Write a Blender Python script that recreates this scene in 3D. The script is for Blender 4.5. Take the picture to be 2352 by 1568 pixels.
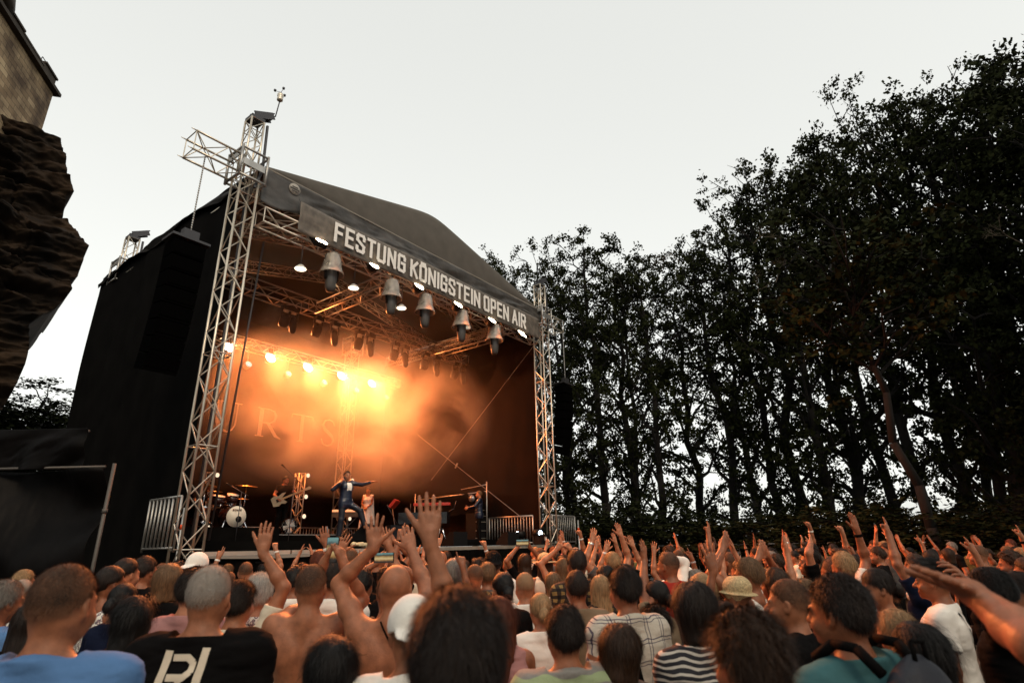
import bpy, bmesh, math, random, time
import numpy as np
from mathutils import Vector, Matrix
from concurrent.futures import ThreadPoolExecutor
import openvdb as vdb
T00 = time.time()
random.seed(7); RNG = np.random.default_rng(7)
for o in list(bpy.data.objects): bpy.data.objects.remove(o)
SC = bpy.context.scene
COL = SC.collection
R = math.radians

# ---------------------------------------------------------------- camera
CZ = 1.92                       # camera height; the stage deck is at the same height
FPX, PITCH, ROLL = 571.4, 0.342, 0.021
cam = bpy.data.cameras.new('camera'); camo = bpy.data.objects.new('camera', cam); COL.objects.link(camo)
cam.sensor_width = 36; cam.lens = FPX/1024*36; cam.clip_start = 0.05; cam.clip_end = 3000
_F = Vector((0, math.cos(PITCH), math.sin(PITCH))); _U = Vector((0, -math.sin(PITCH), math.cos(PITCH))); _R = Vector((1, 0, 0))
_X = _R*math.cos(ROLL)-_U*math.sin(ROLL); _Y = _R*math.sin(ROLL)+_U*math.cos(ROLL)
m = Matrix((_X, _Y, -_F)).transposed().to_4x4(); m.translation = Vector((0, 0, CZ)); camo.matrix_world = m
cam.dof.use_dof = True; cam.dof.focus_distance = 11.0; cam.dof.aperture_fstop = 2.4
SC.camera = camo

def ray(px, py):
    """direction through a pixel of the photograph (2352 px wide)"""
    k = 1024/2352
    u = (px*k-512)/FPX; v = (341.3-py*k)/FPX
    x = math.cos(ROLL)*u+math.sin(ROLL)*v; y = -math.sin(ROLL)*u+math.cos(ROLL)*v
    return Vector((x, math.cos(PITCH)-math.sin(PITCH)*y, math.sin(PITCH)+math.cos(PITCH)*y))
def at(px, py, Y):
    d = ray(px, py); return d*(Y/d.y)+Vector((0, 0, CZ))

# ---------------------------------------------------------------- sky and light (dusk, the sun low behind the audience)
SUN_EL, SUN_AZ = R(40), R(158)     # azimuth clockwise from +Y
w = bpy.data.worlds.new('World'); SC.world = w; w.use_nodes = True
nt = w.node_tree; nt.nodes.clear()
sky = nt.nodes.new('ShaderNodeTexSky'); sky.sky_type = 'NISHITA'; sky.sun_disc = False
sky.sun_elevation = SUN_EL; sky.sun_rotation = SUN_AZ; sky.air_density = 1.0; sky.dust_density = 3.0; sky.ozone_density = 1.0; sky.altitude = 200
hs = nt.nodes.new('ShaderNodeHueSaturation'); hs.inputs['Saturation'].default_value = 0.17
gm = nt.nodes.new('ShaderNodeGamma'); gm.inputs['Gamma'].default_value = 0.33
bg = nt.nodes.new('ShaderNodeBackground'); bg.inputs['Strength'].default_value = 0.15
wo = nt.nodes.new('ShaderNodeOutputWorld')
tint = nt.nodes.new('ShaderNodeMix'); tint.data_type = 'RGBA'; tint.blend_type = 'MULTIPLY'; tint.inputs[0].default_value = 1
tint.inputs[7].default_value = (4.38, 4.40, 4.13, 1)
nt.links.new(sky.outputs[0], hs.inputs['Color']); nt.links.new(hs.outputs[0], gm.inputs['Color']); nt.links.new(gm.outputs[0], tint.inputs[6])
nt.links.new(tint.outputs[2], bg.inputs['Color']); nt.links.new(bg.outputs[0], wo.inputs['Surface'])
sl = bpy.data.lights.new('sun', 'SUN'); sl.energy = 1.3; sl.angle = R(14); sl.color = (1, .74, .48)
so = bpy.data.objects.new('sun', sl); COL.objects.link(so)
sd = Vector((math.sin(SUN_AZ)*math.cos(SUN_EL), math.cos(SUN_AZ)*math.cos(SUN_EL), math.sin(SUN_EL)))
so.rotation_euler = sd.to_track_quat('Z', 'Y').to_euler(); so.location = (0, -20, 30)
SC.view_settings.view_transform = 'Standard'; SC.view_settings.look = 'None'; SC.view_settings.exposure = 0.0; SC.view_settings.gamma = 1
SC.render.engine = 'CYCLES'
cy = SC.cycles; cy.use_denoising = True; cy.max_bounces = 5; cy.diffuse_bounces = 2; cy.glossy_bounces = 2; cy.transmission_bounces = 3
cy.transparent_max_bounces = 6; cy.volume_bounces = 1; cy.volume_step_rate = 3.0; cy.volume_max_steps = 64; cy.sample_clamp_indirect = 5
try: cy.denoiser = 'OPENIMAGEDENOISE'
except Exception: pass

# ---------------------------------------------------------------- helpers
def mat(name, col, rough=.8, metal=0., var=0., vscale=8., bump=0., bscale=40., spec=.4, emit=None, estr=0., alpha=1., trans=0., sheen=0.):
    if name in bpy.data.materials: return bpy.data.materials[name]
    M = bpy.data.materials.new(name); M.use_nodes = True; n = M.node_tree; b = n.nodes['Principled BSDF']
    b.inputs['Base Color'].default_value = (*col, 1); b.inputs['Roughness'].default_value = rough; b.inputs['Metallic'].default_value = metal
    b.inputs['Specular IOR Level'].default_value = spec
    M.diffuse_color = (*col, 1)
    if sheen: b.inputs['Sheen Weight'].default_value = sheen
    if trans: b.inputs['Transmission Weight'].default_value = trans
    if alpha < 1: b.inputs['Alpha'].default_value = alpha
    if emit: b.inputs['Emission Color'].default_value = (*emit, 1); b.inputs['Emission Strength'].default_value = estr
    if var or bump:
        tc = n.nodes.new('ShaderNodeTexCoord')
    if var:
        t = n.nodes.new('ShaderNodeTexNoise'); t.inputs['Scale'].default_value = vscale; t.inputs['Detail'].default_value = 5
        n.links.new(tc.outputs['Object'], t.inputs['Vector'])
        r = n.nodes.new('ShaderNodeValToRGB'); r.color_ramp.elements[0].position = .32; r.color_ramp.elements[1].position = .68
        r.color_ramp.elements[0].color = (*[c*(1-var) for c in col], 1); r.color_ramp.elements[1].color = (*[min(1, c*(1+var)) for c in col], 1)
        n.links.new(t.outputs['Fac'], r.inputs['Fac']); n.links.new(r.outputs['Color'], b.inputs['Base Color'])
    if bump:
        t2 = n.nodes.new('ShaderNodeTexNoise'); t2.inputs['Scale'].default_value = bscale; t2.inputs['Detail'].default_value = 6
        n.links.new(tc.outputs['Object'], t2.inputs['Vector'])
        bp = n.nodes.new('ShaderNodeBump'); bp.inputs['Strength'].default_value = bump; bp.inputs['Distance'].default_value = .02
        n.links.new(t2.outputs['Fac'], bp.inputs['Height']); n.links.new(bp.outputs['Normal'], b.inputs['Normal'])
    return M

def tag(o, label=None, cat=None, group=None, kind=None):
    if label: o['label'] = label
    if cat: o['category'] = cat
    if group: o['group'] = group
    if kind: o['kind'] = kind
    return o
def place(o, loc=(0, 0, 0), rz=0., parent=None):
    COL.objects.link(o)
    if parent is not None: o.parent = parent
    o.location = loc; o.rotation_euler = (0, 0, rz); return o
def empty(name, loc=(0, 0, 0), rz=0., label=None, cat=None, group=None):
    o = bpy.data.objects.new(name, None); o.empty_display_size = .2
    place(o, loc, rz); return tag(o, label, cat, group)

class MB:
    def __init__(s): s.v = []; s.f = []; s.sm = []
    def add(s, vs, fs, smooth=False):
        b = len(s.v); s.v += [tuple(v) for v in vs]; s.f += [tuple(i+b for i in f) for f in fs]; s.sm += [smooth]*len(fs); return s
    def box(s, c, d, rz=0., M=None):
        x, y, z = d[0]/2, d[1]/2, d[2]/2; vs = [Vector((a, b, e)) for a in (-x, x) for b in (-y, y) for e in (-z, z)]
        Q = Matrix.Rotation(rz, 3, 'Z') if M is None else M
        vs = [Q@v+Vector(c) for v in vs]
        return s.add(vs, [(0, 1, 3, 2), (4, 6, 7, 5), (0, 4, 5, 1), (2, 3, 7, 6), (0, 2, 6, 4), (1, 5, 7, 3)])
    def tube(s, p, q, r, n=6, r2=None, cap=True):
        p = Vector(p); q = Vector(q); d = q-p
        if d.length < 1e-6: return s
        d.normalize(); a = d.orthogonal().normalized(); b = d.cross(a); r2 = r if r2 is None else r2
        vs = [p+(a*math.cos(2*math.pi*i/n)+b*math.sin(2*math.pi*i/n))*r for i in range(n)]+[q+(a*math.cos(2*math.pi*i/n)+b*math.sin(2*math.pi*i/n))*r2 for i in range(n)]
        fs = [(i, (i+1) % n, n+(i+1) % n, n+i) for i in range(n)]
        if cap: fs += [tuple(range(n-1, -1, -1)), tuple(range(n, 2*n))]
        return s.add(vs, fs, n > 5)
    def path(s, pts, r, n=6):
        for i in range(len(pts)-1):
            ra, rb = (r[i], r[i+1]) if hasattr(r, '__len__') else (r, r)
            s.tube(pts[i], pts[i+1], ra, n, rb)
        return s
    def lathe(s, prof, c=(0, 0, 0), n=20, M=None, caps=True):
        Q = M or Matrix.Identity(3); vs = []
        for r, z in prof:
            for i in range(n):
                vs.append(Q@Vector((r*math.cos(2*math.pi*i/n), r*math.sin(2*math.pi*i/n), z))+Vector(c))
        fs = []
        for k in range(len(prof)-1):
            for i in range(n): fs.append((k*n+i, k*n+(i+1) % n, (k+1)*n+(i+1) % n, (k+1)*n+i))
        if caps: fs += [tuple(range(n-1, -1, -1)), tuple(range((len(prof)-1)*n, len(prof)*n))]
        return s.add(vs, fs, True)
    def prism(s, poly, O, X, Y, th):
        """flat polygon (2D) set in the plane O + x X + y Y, given a thickness along X x Y"""
        O, X, Y = Vector(O), Vector(X), Vector(Y); N = X.cross(Y).normalized(); n = len(poly)
        a = [O+X*x+Y*y for x, y in poly]; b = [v+N*th for v in a]
        return s.add(a+b, [tuple(range(n-1, -1, -1)), tuple(range(n, 2*n))]+[(i, (i+1) % n, n+(i+1) % n, n+i) for i in range(n)])
    def grid(s, P, smooth=True):
        """P: array [nu, nv, 3]"""
        nu, nv = P.shape[:2]
        fs = [(i*nv+j, (i+1)*nv+j, (i+1)*nv+j+1, i*nv+j+1) for i in range(nu-1) for j in range(nv-1)]
        return s.add(P.reshape(-1, 3).tolist(), fs, smooth)
    def mesh(s, name):
        m = bpy.data.meshes.new(name); m.from_pydata([tuple(v) for v in s.v], [], s.f); m.polygons.foreach_set('use_smooth', s.sm); m.update(); return m
    def build(s, name, material, parent=None, loc=(0, 0, 0), rz=0.):
        m = s.mesh(name); m.materials.append(material); o = bpy.data.objects.new(name, m); return place(o, loc, rz, parent)

def npmesh(name, V, F, material=None, smooth=True):
    """mesh from numpy arrays, F is [n,3] or [n,4]"""
    m = bpy.data.meshes.new(name); k = F.shape[1]
    m.vertices.add(len(V)); m.vertices.foreach_set('co', np.ascontiguousarray(V, np.float32).ravel())
    m.loops.add(F.size); m.loops.foreach_set('vertex_index', np.ascontiguousarray(F, np.int32).ravel())
    m.polygons.add(len(F)); m.polygons.foreach_set('loop_start', np.arange(0, F.size, k, dtype=np.int32))
    try: m.polygons.foreach_set('loop_total', np.full(len(F), k, np.int32))
    except Exception: pass
    if smooth: m.polygons.foreach_set('use_smooth', np.ones(len(F), bool))
    m.update(calc_edges=True)
    if material: m.materials.append(material)
    return m

def _hash(ix, iy, iz, seed):
    h = (ix*374761393+iy*668265263+iz*2147483647+seed*1274126177) & 0x7fffffff
    h = ((h ^ (h >> 13))*1274126177) & 0x7fffffff
    return ((h ^ (h >> 16)) & 0xffff)/65535.
def vnoise(p, seed=0):
    """value noise in -1..1, p [...,3]"""
    i = np.floor(p).astype(np.int64); f = p-i; f = f*f*(3-2*f); r = 0
    for dx in (0, 1):
        for dy in (0, 1):
            for dz in (0, 1):
                wgt = (f[..., 0] if dx else 1-f[..., 0])*(f[..., 1] if dy else 1-f[..., 1])*(f[..., 2] if dz else 1-f[..., 2])
                r = r+wgt*_hash(i[..., 0]+dx, i[..., 1]+dy, i[..., 2]+dz, seed)
    return r*2-1
def fbm(p, oct=4, seed=0):
    a = .5; r = 0; q = p
    for k in range(oct): r = r+a*vnoise(q, seed+k); q = q*2.03+11.7; a *= .5
    return r

def copy_tree(o, parent=None):
    c = o.copy(); COL.objects.link(c)
    if parent is not None: c.parent = parent
    for ch in o.children: copy_tree(ch, c)
    return c
# ================================================================ SETTING
gnd = MB(); gnd.grid(np.array([[(x, y, 0.) for y in np.linspace(-60, 600, 23)] for x in np.linspace(-400, 400, 27)]))
g = gnd.build('ground', mat('packed_earth', (.05, .04, .028), .95, var=.5, vscale=.8, bump=.5, bscale=6)); tag(g, kind='structure')

# ================================================================ STAGE  (local frame: x along the front, y to the back, z above camera height)
SX, SY, SA = -5.845, 10.954, .926
SW, SD = 11.5, 8.5
SL = (SX, SY, CZ)
def S(s, t, h=0.):
    return Vector((SX+math.cos(SA)*s-math.sin(SA)*t, SY+math.sin(SA)*s+math.cos(SA)*t, CZ+h))
def sthing(name, label, cat, group=None, at_=(0, 0, 0)):
    o = empty(name, S(*at_), SA, label, cat, group); return o
alu = mat('aluminium', (.58, .52, .43), .38, .75, var=.15, vscale=3)
steel = mat('galvanised_steel', (.38, .37, .35), .45, .8, var=.2, vscale=4)
dsteel = mat('dark_steel', (.06, .06, .065), .5, .6)
black = mat('black_cloth', (.0035, .0032, .003), .85, var=.3, vscale=1.5, spec=.03)
blackin = mat('black_stage_cloth', (.008, .0035, .0018), .9, var=.25, vscale=1.2, spec=.08)
tarp = mat('black_tarpaulin', (.0035, .003, .003), .5, var=.4, vscale=2.0, bump=.15, bscale=10, spec=.06)
grey = mat('grey_roof_cloth', (.085, .076, .064), .8, var=.12, vscale=2.5, bump=.1, bscale=30)
plastic = mat('black_plastic', (.006, .006, .0065), .5, spec=.2)

def truss_mb(p, q, wd, r=.025, rd=.012, up=Vector((0, 0, 1)), seg=None, mb=None, style=0):
    mb = mb or MB(); p = Vector(p); q = Vector(q); d = q-p; L = d.length; d.normalize()
    a = up.cross(d)
    if a.length < .1: a = Vector((1, 0, 0)).cross(d)
    a.normalize(); b = d.cross(a); h = wd/2
    cs = [a*sx*h+b*sy*h for sx, sy in ((-1, -1), (1, -1), (1, 1), (-1, 1))]
    for c in cs: mb.tube(p+c, q+c, r, 8)
    n = seg or max(1, round(L/(wd*1.15))); st = L/n
    for k in range(4):
        c0, c1 = cs[k], cs[(k+1) % 4]
        for i in range(n):
            x0, x1 = p+d*st*i, p+d*st*(i+1)
            if (i+k) % 2: mb.tube(x0+c0, x1+c1, rd, 5, cap=False)
            else: mb.tube(x0+c1, x1+c0, rd, 5, cap=False)
            if i % 4 == 0: mb.tube(x0+c0, x0+c1, rd, 5, cap=False)
        mb.tube(q+c0, q+c1, rd, 5, cap=False)
    return mb

def tower(s, t, top, label, arm=0, head=1, base=-CZ):
    th = sthing('truss_tower', label, 'truss tower', 'truss towers at the stage corners', (s, t, base))
    H = -base
    m = truss_mb((0, 0, .12), (0, 0, H+7.85), .40, .026, .013); m.build('mast', alu, th)
    # the sleeve block that rides on the mast
    sb = MB()
    for dz in (7.75, 8.45):
        for a, b, c, d in ((-.3, -.3, .3, -.3), (.3, -.3, .3, .3), (.3, .3, -.3, .3), (-.3, .3, -.3, -.3)): sb.tube((a, b, H+dz), (c, d, H+dz), .03, 6)
    for a in (-.3, .3):
        for b in (-.3, .3): sb.tube((a, b, H+7.7), (a, b, H+8.5), .03, 6)
    sb.box((.0, -.31, H+8.1), (.5, .02, .16)); sb.box((-.31, 0, H+8.3), (.02, .5, .12))
    sb.build('sleeve_block', steel, th)
    m = truss_mb((0, 0, H+7.85), (0, 0, H+top), .30, .024, .012); m.build('upper_mast', alu, th)
    hd = MB(); hd.box((0, 0, H+top+.04), (.32, .32, .08)); hd.box((.16, .09, H+top+.26), (.5, .025, .17), M=Matrix.Rotation(R(-28), 3, 'Y')); hd.box((.16, -.09, H+top+.26), (.5, .025, .17), M=Matrix.Rotation(R(-28), 3, 'Y')); hd.box((.19, 0, H+top+.36), (.46, .18, .02), M=Matrix.Rotation(R(-28), 3, 'Y'))
    for x, z_ in ((.02, .17), (.32, .34)): hd.lathe([(.07, -.05), (.07, .05)], (x, 0, H+top+z_), 14, Matrix.Rotation(R(90), 3, 'X'))
    hd.build('pulley_head', dsteel, th)
    ba = MB(); ba.box((0, 0, .06), (.8, .8, .12))
    for a in (-1, 1):
        ba.tube((a*.2, 0, .12), (a*1.0, 0, .06), .03, 6); ba.tube((0, a*.2, .12), (0, a*1.0, .06), .03, 6)
    ba.build('base', steel, th)
    st = MB(); st.path([(.26, -.1, H+top), (.27, -.16, H+8.2), (.10, -.24, H+7.6)], .035, 5); st.build('hoist_strap', dsteel, th)
    if arm:
        am = truss_mb((arm*.22, 0, H+8.05), (arm*1.25, 0, H+8.05), .46, .025, .012, seg=3)
        for y in (-.23, .23):
            for z in (-.23, .23): am.tube((arm*1.25, y, H+8.05+z), (arm*1.36, y, H+8.05+z), .016, 6, .008)
        am.build('side_arm', alu, th)
    return th
tw = tower(-.12, 0, 9.45, 'tall aluminium truss tower at the near left stage corner with an arm to the left', -1)
tower(SW+.05, 0, 9.45, 'aluminium truss tower at the right front stage corner before the trees', 1)
tower(.25, SD-.75, 9.3, 'truss mast rising over the far back edge of the black side wall')
tower(8.55+.55, SD-.45, 7.6, 'truss tower inside the stage, standing against the black back wall')
# wind gauge on top of the near mast
an = sthing('wind_gauge', 'small cup wind gauge on a rod on top of the near truss tower', 'wind gauge', None, (.34, 0, 9.92))
m = MB(); m.tube((0, 0, 0), (.05, 0, .5), .014, 6); m.tube((0, 0, .0), (-.1, 0, -.03), .014, 6); m.build('rod', dsteel, an)
m = MB(); m.lathe([(.03, .0), (.07, .03), (.07, .1), (.055, .12), (.075, .15), (.075, .21), (.03, .24)], (.05, 0, .5), 14); m.build('housing', alu, an)
m = MB()
for i in range(3):
    a = i*2.094+.4; m.tube((.05, 0, .78), (.05+.13*math.cos(a), .13*math.sin(a), .8), .006, 5)
    m.lathe([(.005, -.03), (.03, -.01), (.034, .03)], (.05+.14*math.cos(a), .14*math.sin(a), .8), 8)
m.tube((.05, 0, .72), (.05, 0, .79), .008, 5); m.build('cups', dsteel, an)

# ---- deck
dk = sthing('stage_platform', 'black stage platform with an aluminium front edge rail and hanging black skirt', 'stage', None, (0, 0, -CZ))
m = MB(); m.box((SW/2+.9, SD/2+.05, CZ-.11), (SW+1.75, SD+.0, .2)); m.build('deck', mat('stage_floor', (.018, .017, .016), .6, var=.3, vscale=2), dk)
m = MB(); 
for k in range(6): m.box((.96+k*1.98, -.03, CZ-.05), (1.94, .05, .09))
m.build('edge_rail', alu, dk)
P = np.array([[(x, -.06-.05*math.sin(x*9)*(1-z/CZ*.6)-.03*math.sin(x*23+1), z) for z in np.linspace(.02, CZ-.10, 8)] for x in np.linspace(-.3, SW+.6, 180)])
m = MB(); m.grid(P); m.build('front_skirt', black, dk)
# pale slack band of cloth under the rail, as the photo shows it on the left
P = np.array([[(x, -.15-.02*math.sin(x*3)+.05*(1-v), CZ-.08-v*(.02+.05*abs(math.sin(x*.9+.2)))) for v in np.linspace(0, 1, 4)] for x in np.linspace(0, 6.2, 60)])
m = MB(); m.grid(P); m.build('rail_valance', mat('pale_cloth', (.15, .135, .115), .8), dk)

# ---- black cloth walls
def cloth_wall(name, label, A, B, h0, h1, matl, fold=.05, fseed=0, n=90, mv=26, slack=0., side=-1):
    A = Vector((*A, 0)); B = Vector((*B, 0)); d = (B-A); L = d.length; d.normalize(); N = Vector((-d.y, d.x, 0))
    th = sthing(name, label, 'wall cloth', None, (A.x, A.y, h0))
    us = np.linspace(0, L, n); vs = np.linspace(0, h1-h0, mv); U, V = np.meshgrid(us, vs, indexing='ij')
    q = np.stack([U*.9, V*.25, np.zeros_like(U)+fseed], -1); off = fold*fbm(q, 3, fseed)*2+slack*np.sin(V/(h1-h0)*np.pi)*vnoise(q*.5, 3)
    P = np.stack([U*d.x+off*N.x, U*d.y+off*N.y, V], -1)
    mb = MB(); mb.grid(P); o = mb.build('cloth', matl, th)
    so_ = o.modifiers.new('thick', 'SOLIDIFY'); so_.thickness = .01
    fr = MB(); k = max(2, int(L/2))
    for i in range(k+1):
        x = A+d*(L*i/k)-A; fr.tube(x+N*.12*side, x+N*.12*side+Vector((0, 0, h1-h0-.1)), .024, 6)
    for z in (0.3, (h1-h0)*.5, h1-h0-.15): fr.tube(N*.12*side+Vector((0, 0, z)), d*L+N*.12*side+Vector((0, 0, z)), .024, 6)
    fr.build('frame', dsteel, th); return th, d, N
cloth_wall('left_side_wall', 'tall black cloth wall closing the left side of the stage', (-.02, .35), (-.02, SD+.2), -CZ, 8.15, black, .07, 1, slack=.1)
cloth_wall('right_side_wall', 'brown lit cloth wall closing the right side inside the stage', (SW+.0, SD+.15), (SW+.0, .3), 0.0, 8.1, blackin, .06, 5, side=1)
bw, _, _ = cloth_wall('back_wall', 'dark cloth backdrop at the back of the stage with pale serif letters', (0, SD+.1), (SW, SD+.1), -CZ, 8.1, blackin, .02, 9, side=1)
# serif letters on the back cloth (what is visible of the word)
def serif(ch):
    """strokes: (list of points, list of widths) in a 1 x 1 cell"""
    if ch == 'U': return [([(.15, 1), (.15, .4), (.2, .18), (.35, .04), (.55, .0), (.72, .08), (.82, .25), (.84, 1)], [.15, .15, .13, .09, .05, .05, .05, .05]), ([(0, .985), (.3, .985)], [.03, .03]), ([(.7, .985), (.98, .985)], [.03, .03])]
    if ch == 'R': return [([(.15, 0), (.15, 1)], [.15, .15]), ([(0, .015), (.3, .015)], [.03]*2), ([(0, .985), (.45, .985), (.62, .93), (.70, .78), (.66, .6), (.5, .5), (.15, .49)], [.03, .04, .08, .13, .09, .05, .03]), ([(.42, .5), (.75, .08), (.95, 0)], [.11, .12, .03])]
    if ch == 'T': return [([(.5, 0), (.5, 1)], [.15, .15]), ([(.05, .98), (.95, .98)], [.045]*2), ([(.05, .98), (.03, .82)], [.05, .02]), ([(.95, .98), (.97, .82)], [.05, .02]), ([(.35, .015), (.65, .015)], [.03]*2)]
    if ch == 'S': return [([(.8, .78), (.74, .93), (.5, 1), (.26, .93), (.18, .76), (.3, .6), (.68, .4), (.82, .22), (.72, .06), (.48, 0), (.24, .06), (.16, .24)], [.04, .04, .05, .08, .11, .14, .14, .11, .08, .05, .04, .04])]
    if ch == 'H': return [([(.15, 0), (.15, 1)], [.15]*2), ([(.85, 0), (.85, 1)], [.15]*2), ([(.15, .52), (.85, .52)], [.04]*2), ([(0, .015), (.3, .015)], [.03]*2), ([(0, .985), (.3, .985)], [.03]*2), ([(.7, .015), (1, .015)], [.03]*2), ([(.7, .985), (1, .985)], [.03]*2)]
m = MB()
for ch, s0, wd in (('H', 2.15, .95), ('U', 3.95, .95), ('R', 5.5, 1.05), ('T', 6.85, 1.0), ('S', 8.15, .85)):
    for pts, ws in serif(ch):
        if len(ws) != len(pts): ws = list(ws)+[ws[-1]]*(len(pts)-len(ws))
        P = [(p[0]*wd*1.0, p[1]*1.05) for p in pts]; n = len(P); Lf, Rt = [], []
        for i in range(n):
            a = Vector(P[max(0, i-1)]); b = Vector(P[min(n-1, i+1)]); d = (b-a).normalized(); nn = Vector((-d.y, d.x))*ws[i]*.5
            Lf.append(Vector(P[i])+nn); Rt.append(Vector(P[i])-nn)
        for i in range(n-1):
            q = [Rt[i], Rt[i+1], Lf[i+1], Lf[i]]
            m.prism([(v.x, v.y) for v in q], (s0, -.09+.0015*i, CZ+3.9), (1, 0, 0), (0, 0, 1), .012)
m.build('lettering', mat('pale_print', (.75, .62, .5), .8), bw)

# ---- roof
rf = sthing('stage_roof', 'grey gabled cloth stage roof with black wrinkled edge', 'roof', None, (0, 0, 8))
EV, RG, RS = .37, 1.80, 5.72
def roofz(s):
    s = np.asarray(s, float); a = EV+(RG-EV)*s/RS; b = EV+(RG-EV)*(SW+.1-s)/(SW+.1-RS)
    z = np.minimum(a, b); return -.12*np.log(np.exp(-(a)/.12)+np.exp(-(b)/.12))
ss = np.linspace(.25, SW+.1, 70); tt = np.linspace(0.02, SD+.3, 30)
Sg, Tg = np.meshgrid(ss, tt, indexing='ij'); Z = roofz(Sg)-.03*np.abs(np.sin(Tg*1.5))
m = MB(); m.grid(np.stack([Sg, Tg, Z], -1)); o = m.build('roof_sheet', mat('roof_sheet', (.022, .013, .008), .8, var=.15, vscale=2), rf); o.modifiers.new('t', 'SOLIDIFY').thickness = .02
vv = np.linspace(0, 1, 12); Sg, Vg = np.meshgrid(ss, vv, indexing='ij'); top = roofz(Sg); zb = EV-.02
Z = zb+(top-zb)*Vg; Yg = -.03-.05*np.sin(Vg*np.pi)*(.6+.4*fbm(np.stack([Sg*.8, Vg*2, Sg*0], -1), 3, 3))
m = MB(); m.grid(np.stack([Sg, Yg, Z], -1)); o = m.build('gable_front', grey, rf); o.modifiers.new('t', 'SOLIDIFY').thickness = .01
Sg2, Vg2 = np.meshgrid(ss, vv, indexing='ij'); top2 = roofz(Sg2)
m = MB(); m.grid(np.stack([Sg2, SD+.25+Sg2*0, -.1+(top2+.1)*Vg2], -1)); m.build('rear_gable', black, rf)
# seam and black wrinkled valance under it
sv = np.linspace(.22, SW+.1, 260); vv = np.linspace(0, 1, 14); Sg, Vg = np.meshgrid(sv, vv, indexing='ij')
wr = fbm(np.stack([Sg*1.3+Vg*1.2, Vg*3.5, Sg*0+2], -1), 4, 8); drop = .60+.10*np.sin(Sg*.9+1)+.05*np.sin(Sg*2.3)
drop = drop+.25*np.exp(-((Sg-.5)/.6)**2)
m = MB(); m.grid(np.stack([Sg, -.05+.10*wr*(.3+Vg)-.02, zb+.01-drop*Vg*(1+.05*wr)], -1)); o = m.build('valance', mat('black_valance', (.05, .045, .04), .5, bump=.4, bscale=8, var=.4, vscale=3), rf); o.modifiers.new('t', 'SOLIDIFY').thickness = .008
m = MB(); m.box(((SW+.35)/2, -.075, zb+.02), (SW-.2, .02, .035)); m.build('seam', mat('pale_seam', (.22, .2, .17), .8), rf)
# left eave flap hanging down over the side wall
tg = np.linspace(0.25, SD+.35, 120); Tg, Vg = np.meshgrid(tg, vv, indexing='ij')
wr = fbm(np.stack([Tg*.9+Vg, Vg*2, Tg*0+5], -1), 4, 12)
m = MB(); m.grid(np.stack([.22-.32*Vg**.5+.12*wr*Vg, Tg, EV-.05-.42*Vg*(1+.25*np.sin(Tg*1.7))], -1)); o = m.build('side_flap', tarp, rf); o.modifiers.new('t', 'SOLIDIFY').thickness = .008
m = MB(); m.grid(np.stack([SW+.1+.15*Vg, Tg, EV-.05-.42*Vg], -1)); o = m.build('side_flap', tarp, rf); o.modifiers.new('t', 'SOLIDIFY').thickness = .008

# ---- roof carrying trusses (each a thing)
def sl_truss(p, q, label, wd=.4, r=.025, rd=.012, matl=None):
    p = Vector(p); q = Vector(q); th = sthing('lighting_truss', label, 'truss', 'trusses under the stage roof', tuple(p))
    m = truss_mb((0, 0, 0), q-p, wd, r, rd); m.build('lattice', matl or alu, th); return th
sl_truss((.35, .05, 7.15), (SW-.35, .05, 7.15), 'long front truss under the banner carrying the bright lamps', .36)
sl_truss((.2, 3.6, 7.1), (SW-.2, 3.6, 7.1), 'middle cross truss carrying the dark moving lights', .4)
sl_truss((.3, 7.5, 6.8), (SW-.3, 7.5, 6.8), 'rear truss holding the row of bright lamps before the back wall', .35)
sl_truss((4.35, .4, 7.05), (4.35, 3.4, 7.05), 'short truss running back from the front truss, behind the first bell cover', .36)
sl_truss((9.6, .4, 7.05), (9.6, 3.4, 7.05), 'short truss running back from the front truss on the right', .36)
sl_truss((.2, .3, 7.95), (.2, 8.2, 7.95), 'roof beam truss along the left side under the roof', .35)
sl_truss((SW-.25, .3, 7.95), (SW-.25, 8.2, 7.95), 'roof beam truss along the right side under the roof', .35)
sl_truss((.4, .35, 7.9), (SW-.4, .35, 7.9), 'horizontal roof beam truss hidden behind the banner', .3)
for t_, nm in ((2.6, 'first'), (5.2, 'second')):
    sl_truss((.3, t_, 7.95), (RS, t_, 9.2), nm+' sloping rafter under the left half of the roof', .28, .02, .01)
    sl_truss((SW-.3, t_, 7.95), (RS, t_, 9.2), nm+' sloping rafter under the right half of the roof', .28, .02, .01)

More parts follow.
